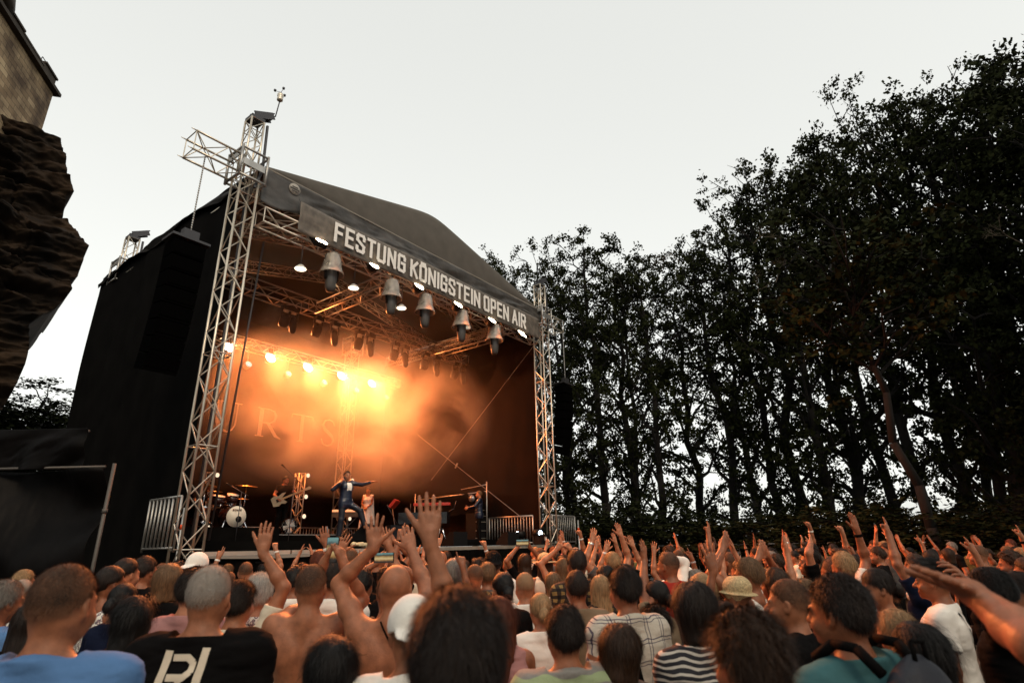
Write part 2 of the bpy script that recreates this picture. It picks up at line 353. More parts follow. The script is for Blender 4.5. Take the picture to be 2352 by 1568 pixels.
# ---- banner with block letters
GL = {'F': (.78, [((0, 0), (0, 1)), ((0, 1), (1, 1)), ((0, .52), (.85, .52))]), 'E': (.78, [((0, 0), (0, 1)), ((0, 1), (1, 1)), ((0, .52), (.85, .52)), ((0, 0), (1, 0))]),
 'S': (.88, [((1, .78), (1, .9), (.85, 1), (.15, 1), (0, .9), (0, .66), (1, .36), (1, .1), (.85, 0), (.15, 0), (0, .1), (0, .24))]),
 'T': (.85, [((0, 1), (1, 1)), ((.5, 0), (.5, 1))]), 'U': (.88, [((0, 1), (0, .1), (.15, 0), (.85, 0), (1, .1), (1, 1))]),
 'N': (.95, [((0, 0), (0, 1)), ((0, 1), (1, 0)), ((1, 0), (1, 1))]), 'G': (.88, [((1, .78), (1, .9), (.85, 1), (.15, 1), (0, .9), (0, .1), (.15, 0), (.85, 0), (1, .1), (1, .5)), ((.55, .5), (1, .5))]),
 'K': (.9, [((0, 0), (0, 1)), ((0, .45), (1, 1)), ((.3, .6), (1, 0))]), 'O': (.88, [((.15, 0), (0, .1), (0, .9), (.15, 1), (.85, 1), (1, .9), (1, .1), (.85, 0), (.15, 0))]),
 'I': (.0, [((0, 0), (0, 1))]), 'P': (.86, [((0, 0), (0, 1)), ((0, 1), (.85, 1), (1, .9), (1, .55), (.85, .45), (0, .45))]),
 'A': (.98, [((0, 0), (.5, 1)), ((1, 0), (.5, 1)), ((.2, .3), (.8, .3))]), 'R': (.88, [((0, 0), (0, 1)), ((0, 1), (.85, 1), (1, .9), (1, .58), (.85, .48), (0, .48)), ((.45, .48), (1, 0))])}
GL['Ö'] = (.88, GL['O'][1]+[((.2, 1.17), (.3, 1.17)), ((.7, 1.17), (.8, 1.17))])
def block_text(mb, txt, O, X, Y, h, stroke, x0, x1, th=.006, space=.55):
    """bold condensed capitals between x0 and x1 along X"""
    cw = .42*h
    adv = [(.0 if c == ' ' else GL[c][0]*cw)+stroke+(.22 if c != ' ' else .12)*cw for c in txt]; sc = (x1-x0)/sum(adv); x = x0; lay = 0
    for c, a in zip(txt, adv):
        if c != ' ':
            wd = GL[c][0]*cw*sc; hs = stroke/2*min(1, sc)
            for st in GL[c][1]:
                for i in range(len(st)-1):
                    ax, ay = x+hs+st[i][0]*wd, hs+st[i][1]*(h-2*hs); bx, by = x+hs+st[i+1][0]*wd, hs+st[i+1][1]*(h-2*hs)
                    d = Vector((bx-ax, by-ay)); 
                    if d.length < 1e-6: continue
                    d.normalize(); n = Vector((-d.y, d.x))*hs; e = d*hs*.98
                    q = [(ax-e.x-n.x, ay-e.y-n.y), (bx+e.x-n.x, by+e.y-n.y), (bx+e.x+n.x, by+e.y+n.y), (ax-e.x+n.x, ay-e.y+n.y)]
                    lay = (lay+1) % 7; mb.prism(q, Vector(O)+Vector(X).cross(Vector(Y)).normalized()*(.0012*lay), X, Y, th)
        x += a*sc
bn = sthing('banner', 'grey festival banner with white capitals reading FESTUNG KÖNIGSTEIN OPEN AIR', 'banner', None, (1.1, -.3, 7.0))
bx = np.linspace(0, 9.9, 160); bz = np.linspace(0, .80, 10); U, V = np.meshgrid(bx, bz, indexing='ij')
sag = .03*np.sin(U*.9)+.05*np.exp(-U/.4)*np.sin(V*9)
m = MB(); m.grid(np.stack([U, .02*fbm(np.stack([U*2.2, V*5, U*0], -1), 3, 4)+sag*.3, V-.02*np.sin(U*1.2)], -1))
bm_ = mat('banner_cloth', (.11, .093, .076), .6, var=.4, vscale=5, bump=.5, bscale=9)
o = m.build('cloth', bm_, bn); o.modifiers.new('t', 'SOLIDIFY').thickness = .006
m = MB(); block_text(m, 'FESTUNG KÖNIGSTEIN OPEN AIR', (0, -.045, .13), (1, 0, 0), (0, 0, 1), .54, .085, .95, 9.05)
m.build('lettering', mat('white_print', (.8, .78, .74), .7), bn)
for i in range(12): m = MB(); m.tube((i*.9, .02, .79), (i*.9, .12, .95), .006, 4); m.build('tie', dsteel, bn)
# round emblem patch on the roof cloth, left
eb = MB(); Qm = Matrix.Rotation(R(90), 3, 'X')
eb.lathe([(.15, 0), (.15, .008)], (1.02, -.085, .18), 20, Qm); e_ = eb.build('emblem', mat('emblem_print', (.3, .28, .25), .8), rf)
eb = MB(); eb.box((1.02, -.096, .18), (.24, .004, .045)); eb.box((1.02, -.0965, .235), (.15, .004, .03)); eb.box((1.02, -.0965, .12), (.15, .004, .03)); o = eb.build('emblem_mark', mat('emblem_dark', (.06, .055, .05), .8), e_)
# ================================================================ FIGURES: smooth distance fields meshed into one continuous surface each
def rotm(yaw=0., pitch=0., roll=0.):
    return np.array((Matrix.Rotation(yaw, 3, 'Z')@Matrix.Rotation(pitch, 3, 'X')@Matrix.Rotation(roll, 3, 'Y')))
BIG = .08
class Field:
    def __init__(s, lo, hi, vox, zfine=None):
        s.x = np.arange(lo[0], hi[0]+vox, vox, dtype=np.float32); s.y = np.arange(lo[1], hi[1]+vox, vox, dtype=np.float32)
        if zfine is not None and zfine > lo[2]+.05:
            z0 = np.arange(lo[2], zfine-.001, .022, dtype=np.float32); s.z = np.concatenate([z0, np.arange(zfine, hi[2]+vox, vox, dtype=np.float32)])
        else: s.z = np.arange(lo[2], hi[2]+vox, vox, dtype=np.float32)
        s.f = np.full((len(s.x), len(s.y), len(s.z)), BIG, np.float32); s.vox = vox
    def sub(s, lo, hi):
        a = [slice(max(0, int(np.searchsorted(ax, lo[i]))-1), int(np.searchsorted(ax, hi[i]))+1) for i, ax in enumerate((s.x, s.y, s.z))]
        return tuple(a), s.x[a[0]][:, None, None], s.y[a[1]][None, :, None], s.z[a[2]][None, None, :]
    def merge(s, sl, d, k, neg=False):
        f = s.f[sl]
        if neg: h = np.maximum(k-np.abs(f+d), 0)/k; s.f[sl] = np.maximum(f, -d)+h*h*k*.25
        else: h = np.maximum(k-np.abs(f-d), 0)/k; s.f[sl] = np.minimum(f, d)-h*h*k*.25
    def cap(s, a, b, ra, rb=None, k=.02, neg=False, cut=None, sy=1.):
        a = np.asarray(a, float); b = np.asarray(b, float); rb = ra if rb is None else rb; m = max(ra, rb)+k+.012
        sl, X, Y, Z = s.sub(np.minimum(a, b)-m, np.maximum(a, b)+m)
        if 0 in s.f[sl].shape: return s
        d = b-a; L2 = max(1e-9, float(d@d)); px, py, pz = X-a[0], (Y-a[1]), Z-a[2]
        h = np.clip((px*d[0]+py*d[1]+pz*d[2])/L2, 0, 1)
        D = np.sqrt((px-h*d[0])**2+((py-h*d[1])/sy)**2+(pz-h*d[2])**2)-(ra+(rb-ra)*h)
        if cut is not None: D = np.maximum(D, (X-cut[0][0])*cut[1][0]+(Y-cut[0][1])*cut[1][1]+(Z-cut[0][2])*cut[1][2])
        s.merge(sl, D.astype(np.float32), k, neg); return s
    def ell(s, c, r, k=.02, M=None, neg=False):
        c = np.asarray(c, float); r = np.asarray(r, float); m = r.max()+k+.012
        sl, X, Y, Z = s.sub(c-m, c+m)
        if 0 in s.f[sl].shape: return s
        px, py, pz = X-c[0], Y-c[1], Z-c[2]
        if M is not None: px, py, pz = (M[0, 0]*px+M[1, 0]*py+M[2, 0]*pz, M[0, 1]*px+M[1, 1]*py+M[2, 1]*pz, M[0, 2]*px+M[1, 2]*py+M[2, 2]*pz)
        k0 = np.sqrt((px/r[0])**2+(py/r[1])**2+(pz/r[2])**2); k1 = np.sqrt((px/r[0]**2)**2+(py/r[1]**2)**2+(pz/r[2]**2)**2)+1e-6
        s.merge(sl, (k0*(k0-1)/k1).astype(np.float32), k, neg); return s
    def cutp(s, n, d):
        """keep n.p <= d"""
        s.f = np.maximum(s.f, (s.x[:, None, None]*n[0]+s.y[None, :, None]*n[1]+s.z[None, None, :]*n[2]-d).astype(np.float32)); return s
    def near(s, w=.03):
        return np.abs(s.f) < w
    def noise(s, amp, fr, seed=0, oct=3):
        I = np.nonzero(np.abs(s.f) < amp+s.vox*3)
        p = np.stack([s.x[I[0]]*fr[0], s.y[I[1]]*fr[1], s.z[I[2]]*fr[2]], -1).astype(float)
        s.f[I] += (amp*fbm(p, oct, seed)).astype(np.float32); return s
    def mesh(s):
        f = np.pad(np.clip(s.f, -.03, .03), 1, constant_values=.03)
        g = vdb.FloatGrid(.03); g.copyFromArray(np.ascontiguousarray(f)); P, Q = g.convertToQuads(0.0)
        P = P-1
        V = np.stack([np.interp(P[:, i], np.arange(len(ax)), ax) for i, ax in enumerate((s.x, s.y, s.z))], -1)
        return V, Q[:, ::-1].astype(np.int32)

def unit(v): v = np.asarray(v, float); return v/max(1e-9, np.linalg.norm(v))
def ik(sh, tgt, L1, L2, pole):
    d = tgt-sh; D = np.linalg.norm(d)
    if D > (L1+L2)*.995: tgt = sh+d/D*(L1+L2)*.995; d = tgt-sh; D = np.linalg.norm(d)
    a = (L1*L1-L2*L2+D*D)/(2*D); h = math.sqrt(max(0, L1*L1-a*a)); u = d/D; p = np.asarray(pole, float); p = unit(p-u*(p@u))
    return sh+u*a+p*h, tgt
HT = dict(open=(6, 8, 40), spread=(15, 4, 58), relaxed=(5, 28, 30), fist=(0, 95, -10), wave=(9, 14, 45), flat=(2, 5, 12), grip=(3, 62, 25), claw=(12, 32, 50))
def hand(f, W, d, n, side, kind='open', sc=1., k=.006):
    """W wrist, d finger direction, n palm normal, side +1: thumb along +(d x n)"""
    d = unit(d); n = unit(np.asarray(n, float)-d*(np.asarray(n, float)@d)); s = np.cross(d, n)*side
    base = kind.split('_')[0]; spr, curl, th = HT.get(base, HT['open']) if base not in ('point', 'horns', 'peace') else (4, 95, 0)
    kn = [.033, .011, -.011, -.031]; ln = [.074, .083, .076, .060]; po = [.088, .092, .088, .080]
    f.cap(W-d*.01*sc, W+d*.03*sc, .024*sc, .026*sc, .02)
    for i in range(4):
        K = W+(d*po[i]+s*kn[i])*sc
        f.cap(W+(d*.02+s*kn[i]*.45)*sc, K, .0165*sc, .0115*sc, .010*sc)
    f.ell(W+(d*.052+n*.004)*sc, np.array([.036, .046, .014])*sc, .012*sc, np.stack([s, d, n], 1))
    for i in range(4):
        K = W+(d*po[i]+s*kn[i])*sc; c = curl*(.85+.12*((i*7) % 3))
        if base == 'point' and i == 0: c = 6
        if base == 'horns' and i in (0, 3): c = 6
        if base == 'peace' and i in (0, 1): c = 6
        a = R(spr*(1.5-i)/1.5*(1.0 if c < 40 else .2)); dd = d*math.cos(a)+s*math.sin(a)*(1 if True else 0); p = K; rr = (.0092, .0085, .0078, .0066) if i < 3 else (.0080, .0074, .0068, .0058)
        ang = 0
        for j, (fr, b) in enumerate(((.45, .7), (.31, 1.0), (.24, .65))):
            ang += R(c*b); q = p+(dd*math.cos(ang)+n*math.sin(ang))*ln[i]*fr*sc; f.cap(p, q, rr[j]*sc, rr[j+1]*sc, k*sc); p = q
    T = W+(d*.028+s*.024+n*.006)*sc; a = R(max(th, 18)); td = d*math.cos(a)+s*math.sin(a)
    if th < 15: td = unit(td+n*.5)
    q = T+td*.045*sc; f.cap(W+(d*.012+s*.014)*sc, q, .015*sc, .0125*sc, .012*sc)
    q2 = q+unit(td+d*.15+n*.15)*.036*sc; f.cap(q, q2, .0115*sc, .0095*sc, k*sc); f.cap(q2, q2+unit(td+d*.3+n*.25)*.026*sc, .0095*sc, .0075*sc, k*sc)

def arm_solve(spec, side, fem, H):
    """spec: ('up', lean_out, lean_fwd, bend) / ('t', target local) / None (hanging)"""
    sw = .165 if fem else .185; sh = np.array([side*sw, -.008, 1.405]); L1, L2 = .285, .255
    if spec is None: spec = dict(w=(side*.24, .02, .88), hand='relaxed')
    w = np.asarray(spec['w'], float)
    if w[2] > 1.45: sh = sh+np.array([-side*.012, 0, .035])
    pole = spec.get('pole', (side*.8, .15, -.7) if w[2] > 1.45 else (side*1., -.6, -.5)); el, wr = ik(sh, w, L1, L2, pole)
    fd = unit(wr-el); hd = spec.get('d'); hd = unit(hd) if hd is not None else unit(fd+np.array([0, .0, .25 if w[2] > 1.5 else 0]))
    n = spec.get('n', (0, 1, 0) if w[2] > 1.45 else (-side, 0, 0))
    return sh, el, wr, hd, np.asarray(n, float), spec.get('hand', 'open')

def figure(sp):
    """returns {part: (V, F)} for one figure standing at the origin and facing +Y"""
    H = sp.get('H', 1.75)/1.75; fem = sp.get('fem', False); bw = sp.get('bw', 1.)*(.9 if fem else 1.); vox = sp.get('vox', .0085)/H; out = {}
    arms = [arm_solve(sp.get('L'), -1, fem, H), arm_solve(sp.get('Rr'), 1, fem, H)]
    HM = rotm(sp.get('yaw', 0), sp.get('pitch', 0), sp.get('roll', 0)); PV = np.array([0, -.02, 1.50])
    hp = lambda p: HM@(np.asarray(p, float)-PV)+PV
    pts = np.array([p for a in arms for p in (a[0], a[1], a[2], a[2]+a[3]*.2)]+[hp((0, .13, 1.6)), hp((0, -.12, 1.75))])
    lo = np.minimum(pts.min(0)-.06, (-.26*bw, -.19, 0)); hi = np.maximum(pts.max(0)+.06, (.26*bw, .22, 1.80))
    zf = sp.get('zfine', .95); leg = sp.get('legs')
    if leg: zf = 0; lo[2] = min(0, min(min(q[2] for q in l) for l in leg)-.08); lo[:2] = np.minimum(lo[:2], np.min([np.min(np.array(l)[:, :2], 0) for l in leg], 0)-.15); hi[:2] = np.maximum(hi[:2], np.max([np.max(np.array(l)[:, :2], 0) for l in leg], 0)+.15)
    lo[2] = min(lo[2], -.02)
    f = Field(lo, hi, vox, zf)
    # torso
    ch = .150 if fem else .163
    f.ell((0, -.005, 1.285), (ch*bw, .108*bw, .175), .05); f.ell((0, 0, 1.08), ((.122 if fem else .14)*bw, .095*bw, .17), .07)
    f.ell((0, -.01, .93), ((.168 if fem else .158)*bw, .115*bw, .125), .07)
    for sd in (-1, 1):
        f.cap((sd*.02, -.035, 1.47), (sd*.135*bw, -.02, 1.415), .046, .046, .05)
        if fem: f.ell((sd*.07, .085, 1.27), (.062, .05, .06), .03)
        else: f.ell((sd*.075*bw, .065, 1.32), (.085*bw, .05, .075), .04)
        f.ell((sd*.09*bw, -.075, 1.33), (.065*bw, .035, .09), .035, rotm(0, 0, sd*.25))
        f.ell((sd*.065, -.055, .92), (.08, .068, .09), .05)
    f.cap((0, -.122*bw, 1.40), (0, -.103*bw, 1.02), .011, .012, .035, neg=True)
    lg = leg or [[(sd*.088, 0, .92), (sd*.10, .012, .50), (sd*.105, -.015, .085)] for sd in (-1, 1)]
    for i, l in enumerate(lg):
        h_, k_, a_ = (np.asarray(q, float) for q in l); f.cap(h_, k_, .088*bw, .056, .04); f.cap(k_, k_+(a_-k_)*.35+np.array([0, -.015, 0]), .054, .055, .03); f.cap(k_+(a_-k_)*.35+np.array([0, -.015, 0]), a_, .053, .036, .03)
        fo = np.asarray(sp.get('feet', [(.03, 1, 0)]*2)[i], float); f.cap(a_+np.array([0, 0, -.03]), a_+unit(fo)*.15+np.array([0, 0, -.052]), .036, .028, .02)
    torso = f.f.copy()
    # neck and head
    f.cap((0, -.03, 1.42), hp((0, -.022, 1.57)), .060 if not fem else .05, .052 if not fem else .045, .035)
    for c, r in (((0, -.014, 1.652), (.0755, .094, .092)), ((0, .022, 1.60), (.060, .070, .086)), ((0, .030, 1.552), (.046, .052, .034)), ((0, .0, 1.585), (.062, .07, .05))):
        f.ell(hp(c), r, .03, HM)
    f.cap(hp((0, .088, 1.632)), hp((0, .111, 1.597)), .009, .0135, .012); f.cap(hp((-.034, .082, 1.640)), hp((.034, .082, 1.640)), .011, .011, .014)
    for sd in (-1, 1):
        f.ell(hp((sd*.031, .098, 1.621)), (.016, .013, .012), .010, HM, neg=True); f.ell(hp((sd*.031, .084, 1.620)), (.0125, .0125, .0125), .004, HM)
        f.ell(hp((sd*.075, -.004, 1.618)), (.010, .021, .033), .008, HM@rotm(sd*.35)); f.ell(hp((sd*.083, .002, 1.620)), (.006, .010, .016), .006, HM, neg=True)
        f.ell(hp((sd*.038, .062, 1.585)), (.024, .026, .024), .02, HM); f.cap(hp((sd*.008, .104, 1.594)), hp((sd*.012, .098, 1.594)), .009, .008, .006)
    f.cap(hp((-.020, .089, 1.566)), hp((.020, .089, 1.566)), .0075, .0075, .006); f.cap(hp((-.017, .089, 1.555)), hp((.017, .089, 1.555)), .008, .008, .006); f.cap(hp((-.02, .101, 1.5605)), hp((.02, .101, 1.5605)), .0022, .0022, .004, neg=True)
    f.ell(hp((0, .076, 1.535)), (.020, .018, .017), .014, HM)
    ap = .9 if fem else 1.
    for sd, (sh, el, wr, hd, n, kind) in zip((-1, 1), arms):
        A = Field(lo, hi, vox, zf) if zf else Field(lo, hi, vox); up = unit(el-sh)
        A.ell(sh, (.062*ap*bw, .058*ap, .062*ap), .03); A.cap(sh, sh+(el-sh)*.45, .055*ap*bw, .050*ap*bw, .03); A.cap(sh+(el-sh)*.45, el, .049*ap*bw, .038*ap, .03)
        fm = el+(wr-el)*.30; A.cap(el, fm, .038*ap, .041*ap, .02); A.cap(fm, wr, .041*ap, .026*ap, .02, sy=1.)
        hand(A, wr, hd, n, side=sd, kind=kind, sc=(.9 if fem else 1.0)*sp.get('hs', 1.))
        I = np.nonzero(A.f < BIG*.9); d2 = np.sqrt((A.x[I[0]]-sh[0])**2+(A.y[I[1]]-sh[1])**2+(A.z[I[2]]-sh[2])**2)
        k = np.clip(.075-.22*np.maximum(d2-.09, 0), .004, .06); a, b = f.f[I], A.f[I]; h = np.maximum(k-np.abs(a-b), 0)/k; f.f[I] = np.minimum(a, b)-h*h*k*.25
    out['body'] = f.mesh()
    # clothes
    top = sp.get('top', 'tee')
    if top != 'none':
        g = Field(lo, hi, vox, zf) if zf else Field(lo, hi, vox)
        g.f = np.where(g.z[None, None, :] < .6 if top != 'dress' else g.z[None, None, :] < .35, BIG, torso-.011).astype(np.float32)
        e = .016
        g.ell((0, -.005, 1.285), ((ch+e)*bw, (.108+e)*bw, .185), .05); g.ell((0, -.0, 1.08), ((.145 if fem else .158)*bw, (.112)*bw, .20), .08)
        hem = .80 if top not in ('dress',) else .42
        if top == 'dress': g.cap((0, 0, 1.0), (0, 0, .45), .15*bw, .24*bw, .06)
        else: g.ell((0, -.005, .90), ((.185 if fem else .175)*bw, .135*bw, .20), .07)
        for sd in (-1, 1):
            if top != 'tank': g.cap((sd*.015, -.035, 1.462), (sd*.135*bw, -.02, 1.415), .048+e*.8, .046+e, .05)
            else: g.cap((sd*.075, -.085, 1.36), (sd*.085, -.03, 1.47), .018, .018, .02); g.cap((sd*.075, .085, 1.34), (sd*.085, -.02, 1.475), .018, .018, .02)
            if fem: g.ell((sd*.07, .09, 1.27), (.07, .055, .066), .03)
            g.ell((sd*.09*bw, -.078, 1.33), (.07*bw, .04, .09), .04)
        sl = sp.get('slf') or {'tee': .62, 'shirt': 1.0, 'long': 1.0, 'tank': 0, 'dress': 0, 'short': .5}[top]
        if sl:
            for sd, (sh, el, wr, hd, n, kind) in zip((-1, 1), arms):
                u = unit(el-sh); E = sh+(el-sh)*sl
                g.ell(sh, np.array([.078, .072, .078])*bw*ap, .045)
                if top in ('tee', 'short'): g.cap(sh, E+u*.05, .068*ap*bw, .070*ap*bw, .03, cut=(E, u))
                else:
                    g.cap(sh, el, .066*ap*bw, .055*ap, .03); E2 = wr-(wr-el)*.05*1; u2 = unit(wr-el); g.cap(el, E2+u2*.04, .054*ap, .042*ap, .03, cut=(E2, u2))
        zn = 1.492 if top not in ('tank', 'dress') else 1.50
        if top in ('tank', 'dress'): g.ell((0, .0, 1.50), (.10, .2, .11), .02, neg=True)
        g.f = np.where(g.z[None, None, :] < .66 if top != 'dress' else g.z[None, None, :] < .3, BIG, g.f).astype(np.float32); wr_ = sp.get('wr', 1.); g.noise(.009*wr_, (6, 6, 4), sp.get('seed', 1), 2); g.noise(.0075*wr_, (8, 8, 24), sp.get('seed', 1)+4, 3)
        I = np.nonzero(np.abs(g.f) < .04); X, Y, Z = g.x[I[0]], g.y[I[1]], g.z[I[2]]
        neck = (Z-(zn-.30*np.maximum(Y+.03, 0)+.12*np.maximum(-Y-.05, 0)))*.95; neck = np.where(np.abs(X) < .10, neck, -1)
        g.f[I] = np.maximum(g.f[I], neck.astype(np.float32)); g.f[I] = np.maximum(g.f[I], (hem-Z).astype(np.float32))
        if top not in ('tank', 'dress'):
            cl_ = sp.get('collar'); rr_ = .017 if cl_ else .009; nr = .066 if not fem else .056; up_ = .010 if cl_ else -.004; pr0 = None
            for q_ in range(13):
                a_ = math.pi*(-.25+1.5*q_/12); p_ = (nr*1.08*math.cos(a_), -.024-nr*math.sin(a_), 1.482+up_-.034*(1-math.sin(a_)))
                if pr0: g.cap(pr0, p_, rr_, rr_, .012)
                pr0 = p_
        out['top'] = g.mesh()
        if sp.get('inner'):
            iv = Field(lo, hi, vox, zf) if zf else Field(lo, hi, vox); iv.f = (torso-.026).astype(np.float32); iv.cutp((1, 0, 0), .075); iv.cutp((-1, 0, 0), .075); iv.cutp((0, -1, 0), -.03); iv.cutp((0, 0, 1), 1.44); iv.cutp((0, 0, -1), -.93); out['inner'] = iv.mesh()
    if sp.get('trousers', True):
        pz = Field(lo, hi, vox, zf) if zf else Field(lo, hi, vox); pz.f = (torso-.013).astype(np.float32)
        if sp.get('bareleg'): pz.f = np.maximum(pz.f, (.80-pz.z)[None, None, :].astype(np.float32))
        else:
            for l in lg: h_, k_, a_ = (np.asarray(q, float) for q in l); pz.cap(k_, a_+unit(k_-a_)*.02, .066, .056, .04)
            for l in lg:
                a_ = np.asarray(l[2], float); pz.ell(a_+np.array([0, .06, -.085]), (.14, .25, .10), .01, neg=True)
        pz.cutp((0, 0, 1), .97); pz.noise(.006, (9, 9, 6), 2); out['trousers'] = pz.mesh()
    # hair, in the head's own frame
    st = sp.get('hair', 'short'); hv = sp.get('hvox', .0075)
    if st != 'bald':
        g = Field((-.2, -.27, 1.12), (.2, .16, 1.85), hv); fr = (28, 28, 14); am = .007; cutz = 1.575; fa = .030
        if st == 'buzz': g.ell((0, -.014, 1.655), (.0790, .0985, .096), .01); am = .0012; cutz = 1.572
        elif st == 'short': g.ell((0, -.014, 1.660), (.086, .106, .104), .01); g.ell((0, -.03, 1.635), (.081, .088, .085), .02); am = .010; cutz = 1.578
        elif st == 'quiff': g.ell((0, -.012, 1.664), (.086, .106, .108), .01); g.ell((0, .05, 1.74), (.06, .055, .03), .03); am = .013; cutz = 1.585
        elif st == 'curly': g.ell((0, -.018, 1.665), (.105, .122, .118), .01); am = .026; fr = (45, 45, 45); cutz = 1.555
        elif st == 'bob': g.ell((0, -.02, 1.648), (.094, .112, .118), .01); g.cap((0, -.03, 1.66), (0, -.035, 1.53), .098, .088, .03); am = .009; fr = (40, 40, 8); cutz = 1.495
        elif st == 'long': g.ell((0, -.018, 1.655), (.090, .108, .108), .01); g.cap((0, -.03, 1.64), (0, -.085, 1.28), .094, .075, .03, sy=.8); [g.cap((s*.065, -.01, 1.62), (s*.10, -.03, 1.34), .032, .025, .03) for s in (-1, 1)]; am = .013; fr = (38, 38, 7); cutz = 1.22
        elif st in ('bun', 'pony', 'tied'): g.ell((0, -.014, 1.657), (.083, .103, .101), .01); am = .006; fr = (40, 20, 30); cutz = 1.57
        if st == 'bun': g.ell((0, -.115, 1.70), (.045, .042, .045), .012)
        if st == 'tied': g.ell((0, -.125, 1.61), (.038, .035, .05), .012); g.cap((0, -.13, 1.6), (.01, -.135, 1.53), .03, .012, .02)
        if st == 'pony': g.cap((0, -.10, 1.69), (0, -.15, 1.66), .028, .03, .01); g.cap((0, -.15, 1.66), (0, -.14, 1.40), .034, .018, .02)
        g.noise(am, fr, sp.get('seed', 0)+20, 3)
        I = np.nonzero(np.abs(g.f) < .05); X, Y, Z = g.x[I[0]], g.y[I[1]], g.z[I[2]]
        ex = np.where(Z < 1.70, Y-(.012+np.maximum(Z-1.655, 0)*1.4), Y-(.075+(Z-1.70)*1.2))
        if st in ('long', 'bob'): ex = np.where(Z < 1.66, np.where(np.abs(X) > .058, Y-.045, Y-.01), Y-(.05+(Z-1.66)*1.4))
        else: ex = np.maximum(ex, np.where(np.abs(X) > .062, np.where(Y > -.045, 1.632-Z, -1), -1))
        cz = cutz-Z+.012*vnoise(np.stack([X*60, Y*60, Z*30], -1), 5); g.f[I] += (.013*np.clip(1-(Z-cutz)/.045, 0, 1)).astype(np.float32) if st in ('short', 'buzz', 'quiff') else 0
        g.f[I] = np.maximum(np.maximum(g.f[I], ex.astype(np.float32)), cz.astype(np.float32))
        if not fem: 
            for s in (-1, 1): g.cap((s*.018, .097, 1.644), (s*.045, .086, 1.646), .0045, .003, .003)
        if sp.get('beard'): 
            b = Field((-.2, -.27, 1.12), (.2, .16, 1.85), hv); b.ell((0, .032, 1.552), (.053, .058, .040), .01); b.ell((0, .01, 1.575), (.068, .062, .05), .02); b.cutp((0, 0, 1), 1.578); b.cutp((0, -1, 0), -.002); b.noise(.004, (60, 60, 60), 3); g.f = np.minimum(g.f, b.f)
        V, F = g.mesh(); out['hair'] = ((V-PV)@HM.T+PV, F)
        nst = sp.get('strands', 0)
        if nst and len(V):
            rg = np.random.default_rng(sp.get('seed', 1)); idx = rg.integers(0, len(V), nst); P = V[idx]; C = np.array([0, -.015, 1.655]); O = P-C
            O /= np.linalg.norm(O, axis=1, keepdims=True)+1e-6; D = np.array([0, -.35, -1.]) if st not in ('quiff',) else np.array([0, .6, .5])
            Tn = D-O*(O@D)[:, None]; Tn /= np.linalg.norm(Tn, axis=1, keepdims=True)+1e-6
            lift = {'buzz': .65, 'short': .55, 'quiff': .7, 'curly': .9, 'bob': .04, 'long': .04, 'bun': .05, 'pony': .05, 'tied': .05}.get(st, .2); Ln = {'buzz': .015, 'short': .028, 'quiff': .035, 'curly': .035, 'bob': .06, 'long': .09}.get(st, .035)
            Dn = Tn+O*lift+rg.normal(0, .25, P.shape); Dn /= np.linalg.norm(Dn, axis=1, keepdims=True); Sd = np.cross(Dn, O); Sd /= np.linalg.norm(Sd, axis=1, keepdims=True)+1e-6
            wd = sp.get('sw', .0016); L_ = Ln*(.5+rg.random((nst, 1))); P = P-O*.004; Mm = P+Dn*L_*.55; E_ = P+Dn*L_-O*L_*.25*(1-lift)+np.array([0, 0, -1])*L_*.15
            VV = np.stack([P-Sd*wd, P+Sd*wd, Mm-Sd*wd*.8, Mm+Sd*wd*.8, E_], 1).reshape(-1, 3); b = np.arange(nst)[:, None]*5
            FF = np.concatenate([b+np.array([[0, 1, 3]]), b+np.array([[0, 3, 2]]), b+np.array([[2, 3, 4]])])
            out['strands'] = ((VV-PV)@HM.T+PV, FF.astype(np.int32))
    # hats
    hat = sp.get('hat')
    if hat:
        g = Field((-.2, -.22, 1.52), (.2, .26, 1.90), .0065)
        if hat == 'cap': g.ell((0, -.012, 1.665), (.093, .112, .108), .01); g.cutp((0, .25, -1), -1.640+.0); g.ell((0, .12*(1), 1.668), (.07, .085, .010), .012, rotm(0, -.2)); 
        elif hat == 'capback': g.ell((0, -.012, 1.665), (.093, .112, .108), .01); g.cutp((0, -.2, -1), -1.632); g.ell((0, -.13, 1.648), (.065, .075, .010), .012, rotm(0, .25))
        elif hat == 'trilby': g.ell((0, -.01, 1.70), (.092, .112, .075), .01); g.cap((0, -.01, 1.66), (0, -.01, 1.70), .088, .085, .02, sy=1.15); g.cutp((0, .05, 1), 1.775); g.ell((0, -.01, 1.655), (.125, .15, .010), .012, rotm(0, .08))
        elif hat == 'sunhat': g.ell((0, -.01, 1.69), (.092, .11, .085), .01); g.ell((0, -.01, 1.655), (.17, .19, .012), .02)
        g.noise(.002, (30, 30, 30), 5, 2); V, F = g.mesh(); out['hat'] = ((V-PV)@HM.T+PV, F)
    for k_ in out: V, F = out[k_]; out[k_] = (V*H, F)
    out['_arms'] = [(a[2]*H, a[3], a[4]) for a in arms]
    out['_head'] = (HM, PV*H, H)
    return out

